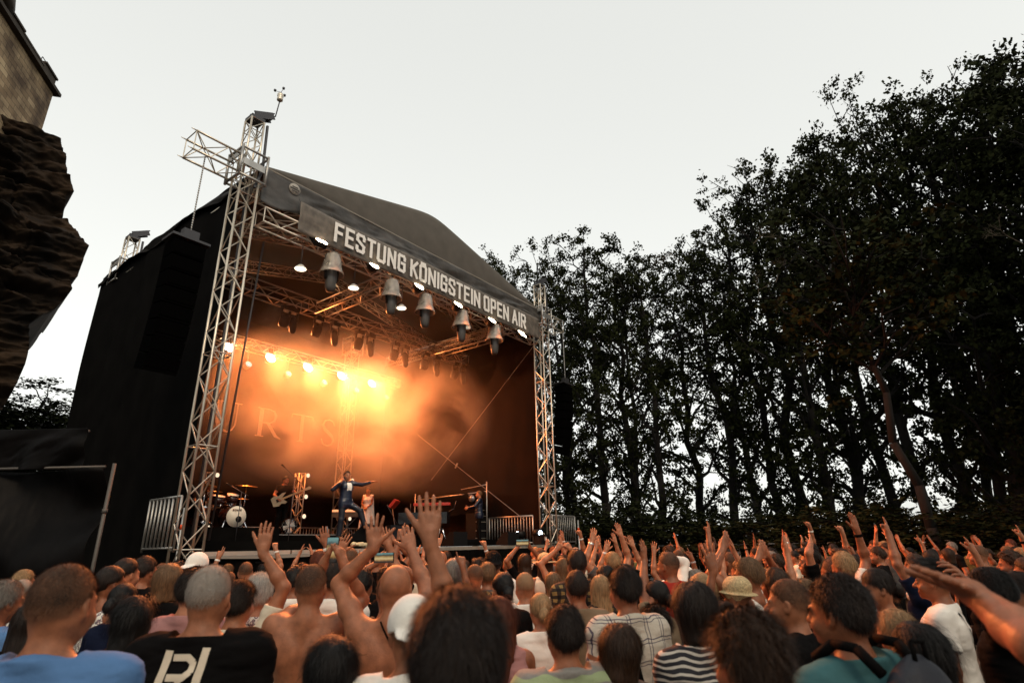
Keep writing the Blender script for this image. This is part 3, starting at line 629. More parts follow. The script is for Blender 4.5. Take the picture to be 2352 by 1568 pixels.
# materials of the figures -----------------------------------------------------
SKIN = [mat('skin_fair', (.37, .150, .076), .50, var=.22, vscale=22, bump=.12, bscale=120), mat('skin_tan', (.24, .084, .037), .48, var=.24, vscale=22, bump=.12, bscale=120),
        mat('skin_warm', (.30, .112, .052), .50, var=.22, vscale=22, bump=.12, bscale=120), mat('skin_dark', (.07, .03, .018), .45, var=.1, vscale=9)]
def hairmat(name, col, light=1.5):
    if name in bpy.data.materials: return bpy.data.materials[name]
    M = mat(name, col, .5, spec=.22); n = M.node_tree; b = n.nodes['Principled BSDF']; tc = n.nodes.new('ShaderNodeTexCoord'); mp = n.nodes.new('ShaderNodeMapping'); mp.inputs['Scale'].default_value = (160, 160, 14)
    t = n.nodes.new('ShaderNodeTexNoise'); t.inputs['Scale'].default_value = 1; t.inputs['Detail'].default_value = 4
    n.links.new(tc.outputs['Object'], mp.inputs['Vector']); n.links.new(mp.outputs[0], t.inputs['Vector'])
    r = n.nodes.new('ShaderNodeValToRGB'); r.color_ramp.elements[0].position = .3; r.color_ramp.elements[1].position = .72
    r.color_ramp.elements[0].color = (*[c*.55 for c in col], 1); r.color_ramp.elements[1].color = (*[min(1, c*light) for c in col], 1)
    n.links.new(t.outputs['Fac'], r.inputs['Fac']); n.links.new(r.outputs[0], b.inputs['Base Color'])
    bp = n.nodes.new('ShaderNodeBump'); bp.inputs['Strength'].default_value = .6; bp.inputs['Distance'].default_value = .006; n.links.new(t.outputs['Fac'], bp.inputs['Height']); n.links.new(bp.outputs[0], b.inputs['Normal'])
    return M
HAIR = dict(black=hairmat('hair_black', (.004, .003, .0025), 1.8), dark=hairmat('hair_dark_brown', (.010, .0055, .0035), 2.2), brown=hairmat('hair_brown', (.024, .011, .005), 2), auburn=hairmat('hair_auburn', (.085, .022, .010), 1.8),
            blond=hairmat('hair_blond', (.27, .165, .08), 1.5), darkblond=hairmat('hair_dark_blond', (.10, .055, .026), 1.8), grey=hairmat('hair_grey', (.16, .14, .12), 1.6), white=hairmat('hair_white', (.5, .46, .40), 1.4))
def stub(name, hc, sk=(.30, .13, .065), f=.55):
    M = mat('stubble_'+name, hc, .6, spec=.2); n = M.node_tree; b = n.nodes['Principled BSDF']; tc = n.nodes.new('ShaderNodeTexCoord'); t = n.nodes.new('ShaderNodeTexNoise'); t.inputs['Scale'].default_value = 260; t.inputs['Detail'].default_value = 2
    t2 = n.nodes.new('ShaderNodeTexNoise'); t2.inputs['Scale'].default_value = 5; n.links.new(tc.outputs['Object'], t.inputs['Vector']); n.links.new(tc.outputs['Object'], t2.inputs['Vector'])
    ad = n.nodes.new('ShaderNodeMath'); ad.operation = 'ADD'; n.links.new(t.outputs['Fac'], ad.inputs[0]); n.links.new(t2.outputs['Fac'], ad.inputs[1])
    r = n.nodes.new('ShaderNodeValToRGB'); ad.use_clamp = False; dv = n.nodes.new('ShaderNodeMath'); dv.operation = 'MULTIPLY'; dv.inputs[1].default_value = .5; n.links.new(ad.outputs[0], dv.inputs[0]); r.color_ramp.elements[0].position = .40; r.color_ramp.elements[0].color = (*hc, 1); r.color_ramp.elements[1].position = .85; r.color_ramp.elements[1].color = (*sk, 1)
    sx = n.nodes.new('ShaderNodeSeparateXYZ'); n.links.new(tc.outputs['Generated'], sx.inputs[0]); mr = n.nodes.new('ShaderNodeMapRange'); mr.inputs['From Min'].default_value = .42; mr.inputs['From Max'].default_value = .02; mr.inputs['To Min'].default_value = 0; mr.inputs['To Max'].default_value = .42; n.links.new(sx.outputs['Z'], mr.inputs['Value']); a2 = n.nodes.new('ShaderNodeMath'); a2.operation = 'ADD'; n.links.new(dv.outputs[0], a2.inputs[0]); n.links.new(mr.outputs[0], a2.inputs[1]); n.links.new(a2.outputs[0], r.inputs[0]); n.links.new(r.outputs[0], b.inputs['Base Color']); bp = n.nodes.new('ShaderNodeBump'); bp.inputs['Strength'].default_value = .5; bp.inputs['Distance'].default_value = .003; n.links.new(t.outputs['Fac'], bp.inputs['Height']); n.links.new(bp.outputs[0], b.inputs['Normal']); return M
STUB = dict(black=stub('black', (.012, .008, .006)), dark=stub('dark', (.022, .013, .008)), brown=stub('brown', (.05, .026, .014)), auburn=stub('auburn', (.09, .03, .015)), blond=stub('blond', (.24, .15, .08)), darkblond=stub('dark_blond', (.13, .075, .04)), grey=stub('grey', (.27, .245, .215), (.30, .2, .14)), white=stub('white', (.4, .36, .3)))
def fab(name, col, rough=.85, **k): return mat('fabric_'+name, col, rough, var=k.pop('var', .06), vscale=6, bump=.10, bscale=60, spec=.06, **k)
FAB = dict(black=fab('black', (.0045, .004, .004)), white=fab('white', (.78, .74, .67)), cream=fab('cream', (.66, .57, .44)), blue=fab('blue', (.09, .19, .38)), navy=fab('navy', (.008, .012, .03)), grey=fab('grey', (.09, .083, .078)),
           pink=fab('pink', (.36, .18, .17)), red=fab('red', (.30, .03, .02)), beige=fab('beige', (.19, .14, .09)), green=fab('olive', (.09, .09, .04)), orange=fab('orange', (.5, .22, .05)), teal=fab('teal', (.05, .13, .14)), jeans=fab('jeans', (.04, .06, .11)), straw=mat('straw', (.50, .38, .20), .7, var=.35, vscale=90, bump=.6, bscale=150))
def pattern(name, stops, scale, axis='z', base_=None, second=None):
    """striped cloth; second axis gives a check"""
    M = mat('fabric_'+name, stops[0][1], .85, bump=.2, bscale=60); n = M.node_tree; b = n.nodes['Principled BSDF']; tc = n.nodes.new('ShaderNodeTexCoord')
    nz = n.nodes.new('ShaderNodeTexNoise'); nz.inputs['Scale'].default_value = 7; n.links.new(tc.outputs['Object'], nz.inputs['Vector'])
    mx = n.nodes.new('ShaderNodeVectorMath'); mx.operation = 'MULTIPLY_ADD'; n.links.new(nz.outputs['Color'], mx.inputs[0]); mx.inputs[1].default_value = (.05, .05, .05); n.links.new(tc.outputs['Object'], mx.inputs[2])
    sp_ = n.nodes.new('ShaderNodeSeparateXYZ'); n.links.new(mx.outputs[0], sp_.inputs[0])
    def band(ax):
        mm = n.nodes.new('ShaderNodeMath'); mm.operation = 'MULTIPLY'; mm.inputs[1].default_value = scale; n.links.new(sp_.outputs[ax.upper()], mm.inputs[0])
        fr = n.nodes.new('ShaderNodeMath'); fr.operation = 'FRACT'; n.links.new(mm.outputs[0], fr.inputs[0])
        r = n.nodes.new('ShaderNodeValToRGB'); r.color_ramp.interpolation = 'CONSTANT'
        while len(r.color_ramp.elements) < len(stops): r.color_ramp.elements.new(.5)
        for e, (p, c) in zip(r.color_ramp.elements, stops): e.position = p; e.color = (*c, 1)
        n.links.new(fr.outputs[0], r.inputs[0]); return r
    a = band(axis)
    if second:
        c = band(second); m2 = n.nodes.new('ShaderNodeMix'); m2.data_type = 'RGBA'; m2.blend_type = 'MULTIPLY'; m2.inputs[0].default_value = 1
        n.links.new(a.outputs[0], m2.inputs[6]); n.links.new(c.outputs[0], m2.inputs[7]); n.links.new(m2.outputs[2], b.inputs['Base Color'])
    else: n.links.new(a.outputs[0], b.inputs['Base Color'])
    return M
W_ = (.70, .67, .61); K_ = (.015, .015, .02)
FAB['plaid'] = pattern('plaid', [(0, W_), (.62, (.12, .11, .17)), (.66, W_), (.78, (.12, .11, .17)), (.83, W_)], 9.0, 'z', second='x')
FAB['stripes'] = pattern('stripes', [(0, K_), (.62, (.5, .46, .40))], 38, 'z')
FAB['polo'] = pattern('polo', [(0, (.20, .19, .17)), (.22, (.30, .37, .20)), (.40, (.22, .21, .19)), (.62, (.17, .27, .32)), (.88, (.22, .21, .19))], 5.2, 'z')
FAB['pinkstripe'] = pattern('pink_stripe', [(0, (.28, .13, .11)), (.5, (.06, .03, .03))], 36, 'x')
FAB['check'] = pattern('check', [(0, (.45, .36, .2)), (.5, (.05, .04, .04))], 16, 'z', second='x')
def floral():
    M = mat('fabric_floral', (.7, .68, .62), .85); n = M.node_tree; b = n.nodes['Principled BSDF']; tc = n.nodes.new('ShaderNodeTexCoord'); v = n.nodes.new('ShaderNodeTexVoronoi'); v.inputs['Scale'].default_value = 42
    n.links.new(tc.outputs['Object'], v.inputs['Vector']); r = n.nodes.new('ShaderNodeValToRGB'); r.color_ramp.interpolation = 'CONSTANT'
    for p, c in ((.22, (.30, .2, .22)), (.36, (.03, .03, .05)), (.5, (.68, .65, .58))): e = r.color_ramp.elements.new(p); e.color = (*c, 1)
    r.color_ramp.elements[0].color = (.6, .56, .5, 1); r.color_ramp.elements[-1].color = (.68, .65, .58, 1); n.links.new(v.outputs['Distance'], r.inputs[0]); n.links.new(r.outputs[0], b.inputs['Base Color']); return M
FAB['floral'] = floral()
PARTN = {'inner': 'undershirt', 'top': 'shirt', 'trousers': 'trousers', 'hair': 'hair', 'hat': 'hat', 'strands': 'loose_strands'}
def figure_object(data, label, skin, haircol, topm, trm, loc, rz, group=None, hatm=None, name='person', topname=None, partlabels=None):
    """the body mesh is the top-level object, clothes and hair are its children"""
    m = data.get('_bm') or npmesh('person_body', *data['body']); data['_bm'] = m
    if not m.materials: m.materials.append(skin)
    o = bpy.data.objects.new(name, m); place(o, loc, rz); tag(o, label, 'person', group); o.material_slots[0].link = 'OBJECT'; o.material_slots[0].material = skin
    hair_o = None
    for k, mm in (('top', topm), ('trousers', trm), ('hair', haircol), ('strands', haircol), ('hat', hatm), ('inner', FAB['white'])):
        if k not in data or mm is None: continue
        key = '_m_'+k; me = data.get(key) or npmesh('person_'+PARTN[k], *data[k]); data[key] = me
        if not me.materials: me.materials.append(mm)
        nm = topname if (k == 'top' and topname) else PARTN[k]
        c = bpy.data.objects.new(nm, me); place(c, (0, 0, 0), 0, hair_o if (k == 'strands' and hair_o) else o); c.material_slots[0].link = 'OBJECT'; c.material_slots[0].material = mm
        if k == 'hair': hair_o = c
        if partlabels and k in partlabels: c['label'] = partlabels[k]
    return o
# ================================================================ LAMPS, PROPS AND BAND ON THE STAGE
def onT(px, py, t):
    d = ray(px, py); n = Vector((-math.sin(SA), math.cos(SA))); k = (t+n.x*SX+n.y*SY)/(n.x*d.x+n.y*d.y); P = d*k
    return (P.x-SX)*math.cos(SA)+(P.y-SY)*math.sin(SA), t, P.z
def emis(name, col, st):
    M = mat(name, (.02, .02, .02), .5, emit=col, estr=st)
    try: M.cycles.emission_sampling = 'NONE'
    except Exception: pass
    return M
WARM = (1.0, .25, .062)
def lamp_light(parent, loc, aim, energy, size=1.9, blend=.6, col=WARM, radius=.08, name='lamp_light'):
    l = bpy.data.lights.new(name, 'SPOT'); l.energy = energy; l.color = col; l.spot_size = size; l.spot_blend = blend; l.shadow_soft_size = radius
    o = bpy.data.objects.new(name, l); COL.objects.link(o); o.parent = parent; o.location = loc
    o.rotation_euler = (-Vector(aim)).to_track_quat('Z', 'Y').to_euler(); return o
lens_hot = emis('lamp_glass_front', (1.0, .86, .62), 30); lens_back = emis('lamp_glass_back', (1.0, .80, .5), 60)
RX90 = Matrix.Rotation(R(90), 3, 'X')
def stage_lamp(pos, label, group, square=False, tiltd=20, big=.14, glass=None, energy=300, size=2.0, aim=None, col=WARM):
    th = sthing('stage_lamp', label, 'stage lamp', group, pos); T = Matrix.Rotation(R(90-tiltd), 3, 'X')
    m = MB()
    if square: m.box((0, .07, 0), (.34, .14, .34), M=Matrix.Rotation(R(-tiltd), 3, 'X'))
    else: m.lathe([(big*.6, -.22), (big*.95, -.12), (big*1.12, -.02), (big*1.12, .0)], (0, 0, 0), 20, T)
    m.build('housing', plastic, th)
    if square:
        for i in (-1, 1):
            for j in (-1, 1): g_ = MB(); g_.lathe([(.073, .0), (.073, .012)], T@Vector((i*.08, j*.08, .012)), 14, T); g_.build('bulb', glass or lens_hot, th)
    else: g_ = MB(); g_.lathe([(big, .002), (big*.9, .02)], (0, 0, 0), 22, T); g_.build('glass', glass or lens_hot, th)
    y = MB(); w_ = big*1.3 if not square else .2
    y.path([(-w_, .05, 0), (-w_, .05, .2), (w_, .05, .2), (w_, .05, 0)], .012, 5); y.tube((0, .05, .2), (0, .05, .30), .015, 6); y.build('yoke', dsteel, th)
    lamp_light(th, tuple(T@Vector((0, 0, .05))), aim or (0, -math.cos(R(tiltd)), -math.sin(R(tiltd))), energy, size, col=col, radius=big*.8)
    return th
fs = [1.73, 3.37, 5.01, 6.65, 8.29, 9.95]
names6 = ['leftmost', 'second from the left', 'third from the left', 'third from the right', 'second from the right', 'rightmost']
under = ['just left of the first bell cover', 'right of the first bell cover', 'right of the second bell cover', 'right of the third bell cover', 'right of the fourth bell cover', 'at the right end of the banner']
for i, s_ in enumerate(fs):
    stage_lamp((s_, -.28, 7.03-.02*i), ['square bright audience lamp', 'round bright audience lamp'][0 if i in (0, 5) else 1]+' under the banner, '+under[i], 'bright lamps under the banner', i in (0, 5), 38, .15, lens_hot, 2900 if i else 3600, 2.2)
names5 = ['leftmost, seen through the near tower', 'second from the left', 'middle one', 'second from the right', 'rightmost']
for i in range(5):
    stage_lamp((3.55+1.53*i, 7.35, 6.48), 'bright lamp of the rear row in the orange smoke, '+names5[i], 'rear row of bright lamps', False, 24, .17, lens_back, 4700, 1.75, aim=(.15, -.8, -.65))
# small dotted LED lamps under the rear row
led = emis('led_dots', (.9, .85, 1.0), 2.5)
for i in range(5):
    th = sthing('led_lamp', 'small round dotted LED lamp hanging below the rear row, '+['far left', 'second from the left', 'middle', 'second from the right', 'far right'][i], 'stage lamp', 'LED lamps under the rear row', (4.24+1.53*i, 7.2, 6.02))
    m = MB(); m.lathe([(.10, -.2), (.13, -.05), (.13, 0)], (0, 0, 0), 18, Matrix.Rotation(R(70), 3, 'X')); m.tube((0, .1, 0), (0, .1, .6), .015, 6); m.build('housing', mat('pale_housing', (.35, .3, .25), .5), th)
    T = Matrix.Rotation(R(70), 3, 'X'); m = MB()
    for r_, n_ in ((.0, 1), (.045, 6), (.09, 12)):
        for k in range(n_): m.lathe([(.012, .0), (.010, .01)], T@Vector((r_*math.cos(k*6.283/n_), r_*math.sin(k*6.283/n_), .002)), 6, T)
    o = m.build('led_dots', led, th)
# moving lights with translucent rain bells
bellm = mat('bell_plastic', (.36, .32, .27), .22, alpha=.62, spec=.7, var=.25, vscale=6)
bells = [(765, 590), (900, 655), (977, 685), (1060, 718), (1135, 748)]
bl = ['big leftmost', 'second', 'third', 'fourth', 'rightmost']
for i, b_ in enumerate(bells):
    s_, _, h_ = onT(*b_, -.12)
    th = sthing('covered_moving_light', f'{bl[i]} moving light under a clear bell-shaped rain cover on the front truss', 'stage light', 'rain covered moving lights on the front truss', (s_, -.12, 6.9))
    m = MB(); m.lathe([(.0, .02), (.15, .0), (.19, -.05), (.235, -.38), (.29, -.52), (.30, -.56)], (0, 0, 0), 28, caps=False); o = m.build('rain_cover', bellm, th); o.modifiers.new('t', 'SOLIDIFY').thickness = .006
    m = MB(); m.box((0, 0, -.2), (.30, .24, .16)); m.build('base', plastic, th)
    m = MB(); m.path([(-.15, 0, -.72), (-.17, 0, -.5), (-.15, 0, -.25), (.15, 0, -.25), (.17, 0, -.5), (.15, 0, -.72)], .035, 6); m.build('fork', plastic, th)
    m = MB(); m.lathe([(.06, -.30), (.12, -.36), (.14, -.55), (.14, -.72), (.12, -.92), (.09, -1.0), (.05, -1.02)], (0, 0, 0), 20); m.build('head', mat('moving_head_shell', (.07, .065, .06), .3), th)
    m = MB(); m.tube((0, 0, 0), (0, 0, .14), .03, 6); m.build('clamp', dsteel, th)
# small round house lamps under the front truss
for i, b_ in enumerate([(690, 618), (812, 662), (922, 708), (1072, 752)]):
    s_, _, h_ = onT(*b_, 0)
    th = sthing('work_lamp', 'small white dish lamp hanging under the front truss, '+['leftmost', 'below the second bright lamp', 'below the third bright lamp', 'dark one by the fourth bell'][i], 'stage lamp', 'dish lamps under the front truss', (s_, 0, h_))
    m = MB(); m.lathe([(.02, .12), (.06, .10), (.13, .03), (.14, .0)], (0, 0, 0), 22, caps=False); m.build('shade', mat('dish_shade', (.5, .48, .45), .5), th)
    m = MB(); m.lathe([(.13, .008), (.12, -.004)], (0, 0, 0), 22); m.build('diffuser', emis('dish_glow', (1, .88, .65), 3.0 if i < 3 else .3), th)
    m = MB(); m.tube((0, 0, .1), (0, 0, 7.0-h_), .012, 6); m.build('rod', dsteel, th)
    if i < 3: lamp_light(th, (0, 0, -.02), (.12*(1-i), .5, -1.0), 520, .9, .6, (1, .86, .70), .12)
# dark moving lights on the middle truss
dm = [(655, 738, 1), (672, 740, 0), (731, 745, 1), (768, 768, 0), (826, 772, 1), (850, 795, 0), (908, 798, 1), (930, 815, 0), (978, 812, 1), (1002, 838, 0), (1046, 832, 1), (1074, 858, 0)]
for i, (x, y, big) in enumerate(dm):
    s_, _, h_ = onT(x, y, 3.6)
    if s_ > SW-.3: s_, h_ = SW-.35, h_
    nth = ['first', 'second', 'third', 'fourth', 'fifth', 'sixth'][i//2]
    th = sthing('moving_light', (f'{nth} round-bodied dark moving light from the left on the middle truss' if big else f'{nth} slender dark moving light from the left hanging on the middle truss'), 'stage light', 'dark moving lights on the middle truss', (s_, 3.6, 6.88))
    m = MB(); m.box((0, 0, -.08), (.26, .22, .14)); m.build('base', plastic, th)
    m = MB(); m.path([(-.15, 0, -.4), (-.13, 0, -.12), (.13, 0, -.12), (.15, 0, -.4)], .03, 6); m.build('fork', plastic, th)
    a_ = Matrix.Rotation(R(25 if big else -8), 3, 'X'); m = MB()
    prof = [(.09, .1), (.15, .0), (.16, -.16), (.13, -.28), (.10, -.3)] if big else [(.06, .1), (.11, .0), (.12, -.2), (.09, -.40), (.04, -.46)]
    m.lathe(prof, (0, 0, -.36), 18, a_); m.build('head', plastic, th)
    m = MB(); m.tube((0, 0, 0), (0, 0, .12), .03, 6); m.build('clamp', dsteel, th)
# line array loudspeakers hanging from the side arms
def line_array(s_, t_, top, n, label, hook):
    th = sthing('line_array_speaker', label, 'loudspeaker', 'loudspeaker columns beside the stage', (s_, t_, top)); z = 0; a_ = 0; y = 0
    m = MB(); m.box((0, 0, .08), (.72, .5, .05)); m.box((0, -.1, .2), (.3, .16, .2)); m.build('flying_frame', dsteel, th)
    m = MB()
    zz = .3
    while zz < hook-top: m.lathe([(.008, 0), (.020, .03), (.008, .06)], (0, -.1, zz), 6); zz += .055
    m.build('chain', steel, th)
    for i in range(n):
        c = MB(); c.box((0, y, z-.16), (.60, .42, .30), M=Matrix.Rotation(a_, 3, 'X')); b_ = c.build('speaker_box', mat('array_black', (.002, .002, .002), .9, spec=.0), th)
        c = MB(); c.box((0, y-.215, z-.16), (.54, .02, .25), M=Matrix.Rotation(a_, 3, 'X')); c.build('grille', mat('array_grille', (.002, .002, .002), .9, spec=.0, bump=.5, bscale=200), b_)
        z -= .325*math.cos(a_); y += .32*math.sin(a_); a_ += R(2.2)
    return th
line_array(-1.08, -.02, 5.75, 8, 'black loudspeaker column hanging by a chain left of the near tower', 7.9)
line_array(12.95, 0, 5.7, 8, 'black loudspeaker column hanging before the trees right of the stage', 7.9)
# cables and braces
th = sthing('brace_cable', 'long diagonal brace cable crossing low over the right side wall', 'cable', None, (SW-.2, 6.2, 4.4)); m = MB(); m.tube((0, 0, 0), (0, -5.4, -3.6), .012, 5); m.lathe([(.03, -.1), (.03, .1)], (0, -2.2, -1.47), 8, Matrix.Rotation(R(34), 3, 'X')); m.build('cable', steel, th)
th = sthing('brace_cable', 'thin diagonal brace cable rising from the piano to the right front tower', 'cable', None, (SW-.15, 5.4, 2.5)); m = MB(); m.tube((0, 0, 0), (0, -5.2, 4.5), .010, 5); m.build('cable', steel, th)
th = sthing('hanging_rope', 'dark rope hanging just right of the near tower', 'cable', None, (.55, .6, 0)); m = MB(); m.tube((0, 0, .2), (.25, 0, 6.9), .022, 6); m.build('rope', dsteel, th)

# ---- railings
def railing(s0, t0, s1, t1, label, h=.95, n=None, slat=.022):
    A = Vector((s0, t0, 0)); B = Vector((s1, t1, 0)); L = (B-A).length; d = (B-A).normalized(); th = sthing('railing', label, 'railing', 'safety railings on the stage', (s0, t0, 0))
    m = MB(); m.tube((0, 0, h), d*L+Vector((0, 0, h)), .024, 8); m.tube((0, 0, .07), d*L+Vector((0, 0, .07)), .02, 8)
    for x in (0, L): m.tube(d*x, d*x+Vector((0, 0, h)), .024, 8)
    m.build('frame', steel, th); n = n or int(L/.12); m = MB()
    for i in range(1, n): m.tube(d*(L*i/n)+Vector((0, 0, .08)), d*(L*i/n)+Vector((0, 0, h)), slat/2, 6)
    m.build('bars', steel, th); return th
railing(-.32, .05, -.32, 1.35, 'slatted aluminium railing at the left front corner beside the near tower', .96, 8, .045)
railing(SW-.22, 2.35, SW-.22, .45, 'upright-bar railing inside the right front corner of the stage', .93)
railing(SW+.3, .0, SW+1.75, .0, 'upright-bar railing outside the right front tower before the trees', .93)
railing(4.6, SD-.3, 8.4, SD-.3, 'dim railing along the back wall behind the singer', .75)
railing(8.9, SD-.25, 11.2, SD-.25, 'dim railing along the back wall behind the piano', .75)
th = sthing('scaffold_post', 'steel scaffold post with an orange band at the left stage corner', 'post', None, (-.3, -.1, -CZ)); m = MB(); m.tube((0, 0, 0), (0, 0, CZ+.75), .03, 8); m.build('tube', steel, th); m = MB(); m.lathe([(.034, -.04), (.034, .04)], (0, 0, CZ+.42), 12); m.build('band', mat('orange_tape', (.75, .09, .02), .6), th)
th = sthing('scaffold_post', 'steel scaffold post with an orange band at the far right end of the stage', 'post', None, (SW+1.9, -.05, -CZ)); m = MB(); m.tube((0, 0, 0), (0, 0, CZ+.8), .03, 8); m.build('tube', steel, th); m = MB(); m.lathe([(.034, -.04), (.034, .04)], (0, 0, CZ+.5), 12); m.build('band', mat('orange_tape', (.75, .09, .02), .6), th)

# ---- risers
def riser(name, label, s0, s1, t0, t1, h, edge=True):
    th = sthing(name, label, 'riser', None, (s0, t0, 0)); m = MB(); m.box(((s1-s0)/2, (t1-t0)/2, h/2), (s1-s0, t1-t0, h)); m.build('box', black, th)
    if edge: m = MB(); m.box(((s1-s0)/2, -.01, h-.02), (s1-s0, .02, .03)); m.build('edge', steel, th)
riser('singer_riser', 'low black step along the stage front under the singer', .9, 10.6, 1.5, 3.6, .20, False)
riser('drum_riser', 'tall black riser carrying the drum kit', .6, 4.35, 4.35, 7.2, .60, False)
riser('bass_riser', 'black riser with a pale front edge under the bass player', 4.6, 7.0, 5.2, 7.4, .45)
riser('piano_riser', 'black riser at the back under the woman in white', 7.3, 11.2, 5.3, 7.4, .42, False)

# ---- drum kit
dkit = sthing('drum_kit', 'drum kit on its riser with a cream bass drum head lettered SONOR', 'drum kit', None, (3.2, 4.9, .60))
chrome = mat('chrome', (.75, .75, .78), .15, 1.0); shell = mat('drum_shell', (.03, .008, .006), .25, spec=.6); skin_ = mat('drum_skin', (.72, .66, .55), .6)
TY = Matrix.Rotation(R(90), 3, 'X')
def drum(c, r, d, M, name='drum', head=skin_):
    m = MB(); m.lathe([(r, -d/2), (r, d/2)], c, 26, M); o = m.build(name, shell, dkit)
    h = MB(); h.lathe([(r*.97, d/2), (r*.97, d/2+.012)], c, 26, M); h.build('drum_head', head, o)
    h = MB(); h.lathe([(r*1.03, d/2-.02), (r*1.03, d/2+.02)], c, 26, M, caps=False); h.lathe([(r*1.03, -d/2-.02), (r*1.03, -d/2+.02)], c, 26, M, caps=False); h.build('rim', chrome, o); return o
bd = drum((0, 0, .29), .285, .42, TY, 'bass_drum')
m = MB(); m.lathe([(.085, 0), (.085, .004)], (.07, -.225, .22), 20, TY); m.build('port_hole', plastic, bd)
m = MB(); GLL = dict(S=1, O=1, N=1, R=1); block_text(m, 'SONOR', (-.13, -.226, .43), (1, 0, 0), (0, 0, 1), .055, .011, 0, .26, .003); m.build('lettering', plastic, bd)
drum((-.02, .12, .78), .16, .2, Matrix.Rotation(R(18), 3, 'X'), 'rack_tom'); drum((-.42, .1, .72), .17, .2, Matrix.Rotation(R(15), 3, 'X'), 'rack_tom')
drum((-.55, .55, .35), .22, .4, Matrix.Identity(3), 'floor_tom'); drum((.1, .5, .58), .18, .14, Matrix.Identity(3), 'snare_drum')
cym = mat('cymbal_brass', (.30, .18, .06), .3, 1.0)
for (x, y, z, r, tl, nm) in ((.35, .1, 1.15, .30, 8, 'cymbal'), (-.75, .2, 1.05, .28, -10, 'cymbal'), (.5, .55, .82, .2, 4, 'hi_hat'), (-.3, .7, 1.0, .26, 5, 'cymbal')):
    m = MB(); m.lathe([(.02, .03), (.05, .02), (r, 0), (r, -.004), (.04, .012)], (x, y, z), 28, Matrix.Rotation(R(tl), 3, 'X'), caps=False); c_ = m.build(nm, cym, dkit)
    m = MB(); m.tube((x, y, .25), (x, y, z+.06), .012, 6)
    for a in range(3): m.tube((x, y, .4), (x+.25*math.cos(a*2.1+.5), y+.25*math.sin(a*2.1+.5), .01), .012, 6)
    m.build('stand', chrome, dkit)
m = MB(); m.tube((-.0, -.0, .5), (-.2, .1, .7), .012, 6); m.build('tom_holder', chrome, dkit)
m = MB(); m.tube((-.22, -.1, .3), (-.34, -.2, .0), .012, 5); m.tube((.22, -.1, .3), (.34, -.2, .0), .012, 5); m.build('spur', chrome, bd)
st = sthing('drum_stool', 'round black drum stool behind the drum kit', 'stool', None, (2.72, 6.0, .60)); m = MB(); m.lathe([(.17, .30), (.18, .34), (.17, .38)], (0, 0, 0), 20); m.build('seat', plastic, st)
m = MB(); m.tube((0, 0, .1), (0, 0, .3), .02, 8); [m.tube((0, 0, .2), (.22*math.cos(a), .22*math.sin(a), 0), .012, 5) for a in (0, 2.1, 4.2)]; m.build('legs', chrome, st)
# ---- microphone stands
def micstand(s_, t_, z_, h_, label, boom=(.35, 0, .25)):
    th = sthing('microphone_stand', label, 'microphone stand', 'microphone stands on the stage', (s_, t_, z_)); m = MB(); m.tube((0, 0, 0), (0, 0, h_), .011, 6)
    [m.tube((0, 0, .12), (.3*math.cos(a), .3*math.sin(a), .01), .010, 5) for a in (0, 2.1, 4.2)]; m.build('stand', dsteel, th)
    b_ = Vector(boom); m = MB(); m.tube(Vector((0, 0, h_))+b_*.5, Vector((0, 0, h_))-b_, .009, 6); m.build('boom', dsteel, th)
    m = MB(); e = Vector((0, 0, h_))-b_; m.lathe([(.012, -.1), (.018, 0), (.024, .02), (.024, .05), (.01, .065)], e, 10, (-b_).to_track_quat('Z', 'Y').to_matrix()); m.build('microphone', plastic, th)
micstand(4.55, 4.2, .0, 2.0, 'tall boom microphone stand between the drum kit and the bass player', (.42, 0, -.30))
micstand(3.0, 4.2, .0, 1.5, 'lower boom microphone stand in front of the drum riser', (.3, -.2, -.2))
# ---- small truss columns with round lamps
def column(s_, t_, h_, label, z_=.42):
    th = sthing('lamp_column', label, 'lamp column', 'small truss columns with lamps', (s_, t_, z_)); m = truss_mb((0, 0, 0), (0, 0, h_), .24, .018, .009); m.build('lattice', alu, th)
    m = MB(); m.box((0, 0, .01), (.5, .5, .02)); m.build('base', steel, th)
    for i, z in enumerate((h_-.05, h_*.62, h_*.30)):
        m = MB(); m.lathe([(.04, -.1), (.075, -.02), (.08, 0)], (.26, -.05, z), 14, TY); m.tube((.12, 0, z), (.26, 0, z), .012, 5); o = m.build('lamp', chrome, th)
        m = MB(); m.lathe([(.07, 0), (.05, .01)], (.26, -.05, z), 14, TY); m.build('glass', emis('small_lamp_glass', (1, .8, .55), 1.2), o)
column(3.65, 7.6, 2.35, 'small truss column with round lamps behind the drum kit', .0)
column(6.15, 6.4, 1.98, 'small truss column with round lamps right of the bass player', .45)
column(8.4, 6.9, 2.05, 'small truss column with round lamps behind the singer and the woman in white', .42)
# ---- fans, monitors, keyboards, piano
fan = sthing('floor_fan', 'round silver floor fan beside the bass player', 'fan', None, (5.35, 5.5, .45)); m = MB()
for k in range(7): m.lathe([(.05+k*.03, -.05), (.056+k*.03, -.045)], (0, 0, .24), 24, Matrix.Rotation(R(75), 3, 'X'), caps=False)
for a in range(16): a_ = a*math.pi/8; m.tube((0, -.05, .24), (.23*math.cos(a_), -.05, .24+.23*math.sin(a_)), .004, 4)
m.build('grille', chrome, fan); m = MB(); m.lathe([(.24, -.06), (.25, 0), (.24, .06)], (0, 0, .24), 26, TY, caps=False); m.build('ring', chrome, fan)
m = MB()
for a in range(4): a_ = a*math.pi/2+.4; m.prism([(0, -.03), (.2, -.09), (.21, .06), (0, .03)], (0, 0, .24), (math.cos(a_), .15, math.sin(a_)), (-math.sin(a_), .1, math.cos(a_)), .004)
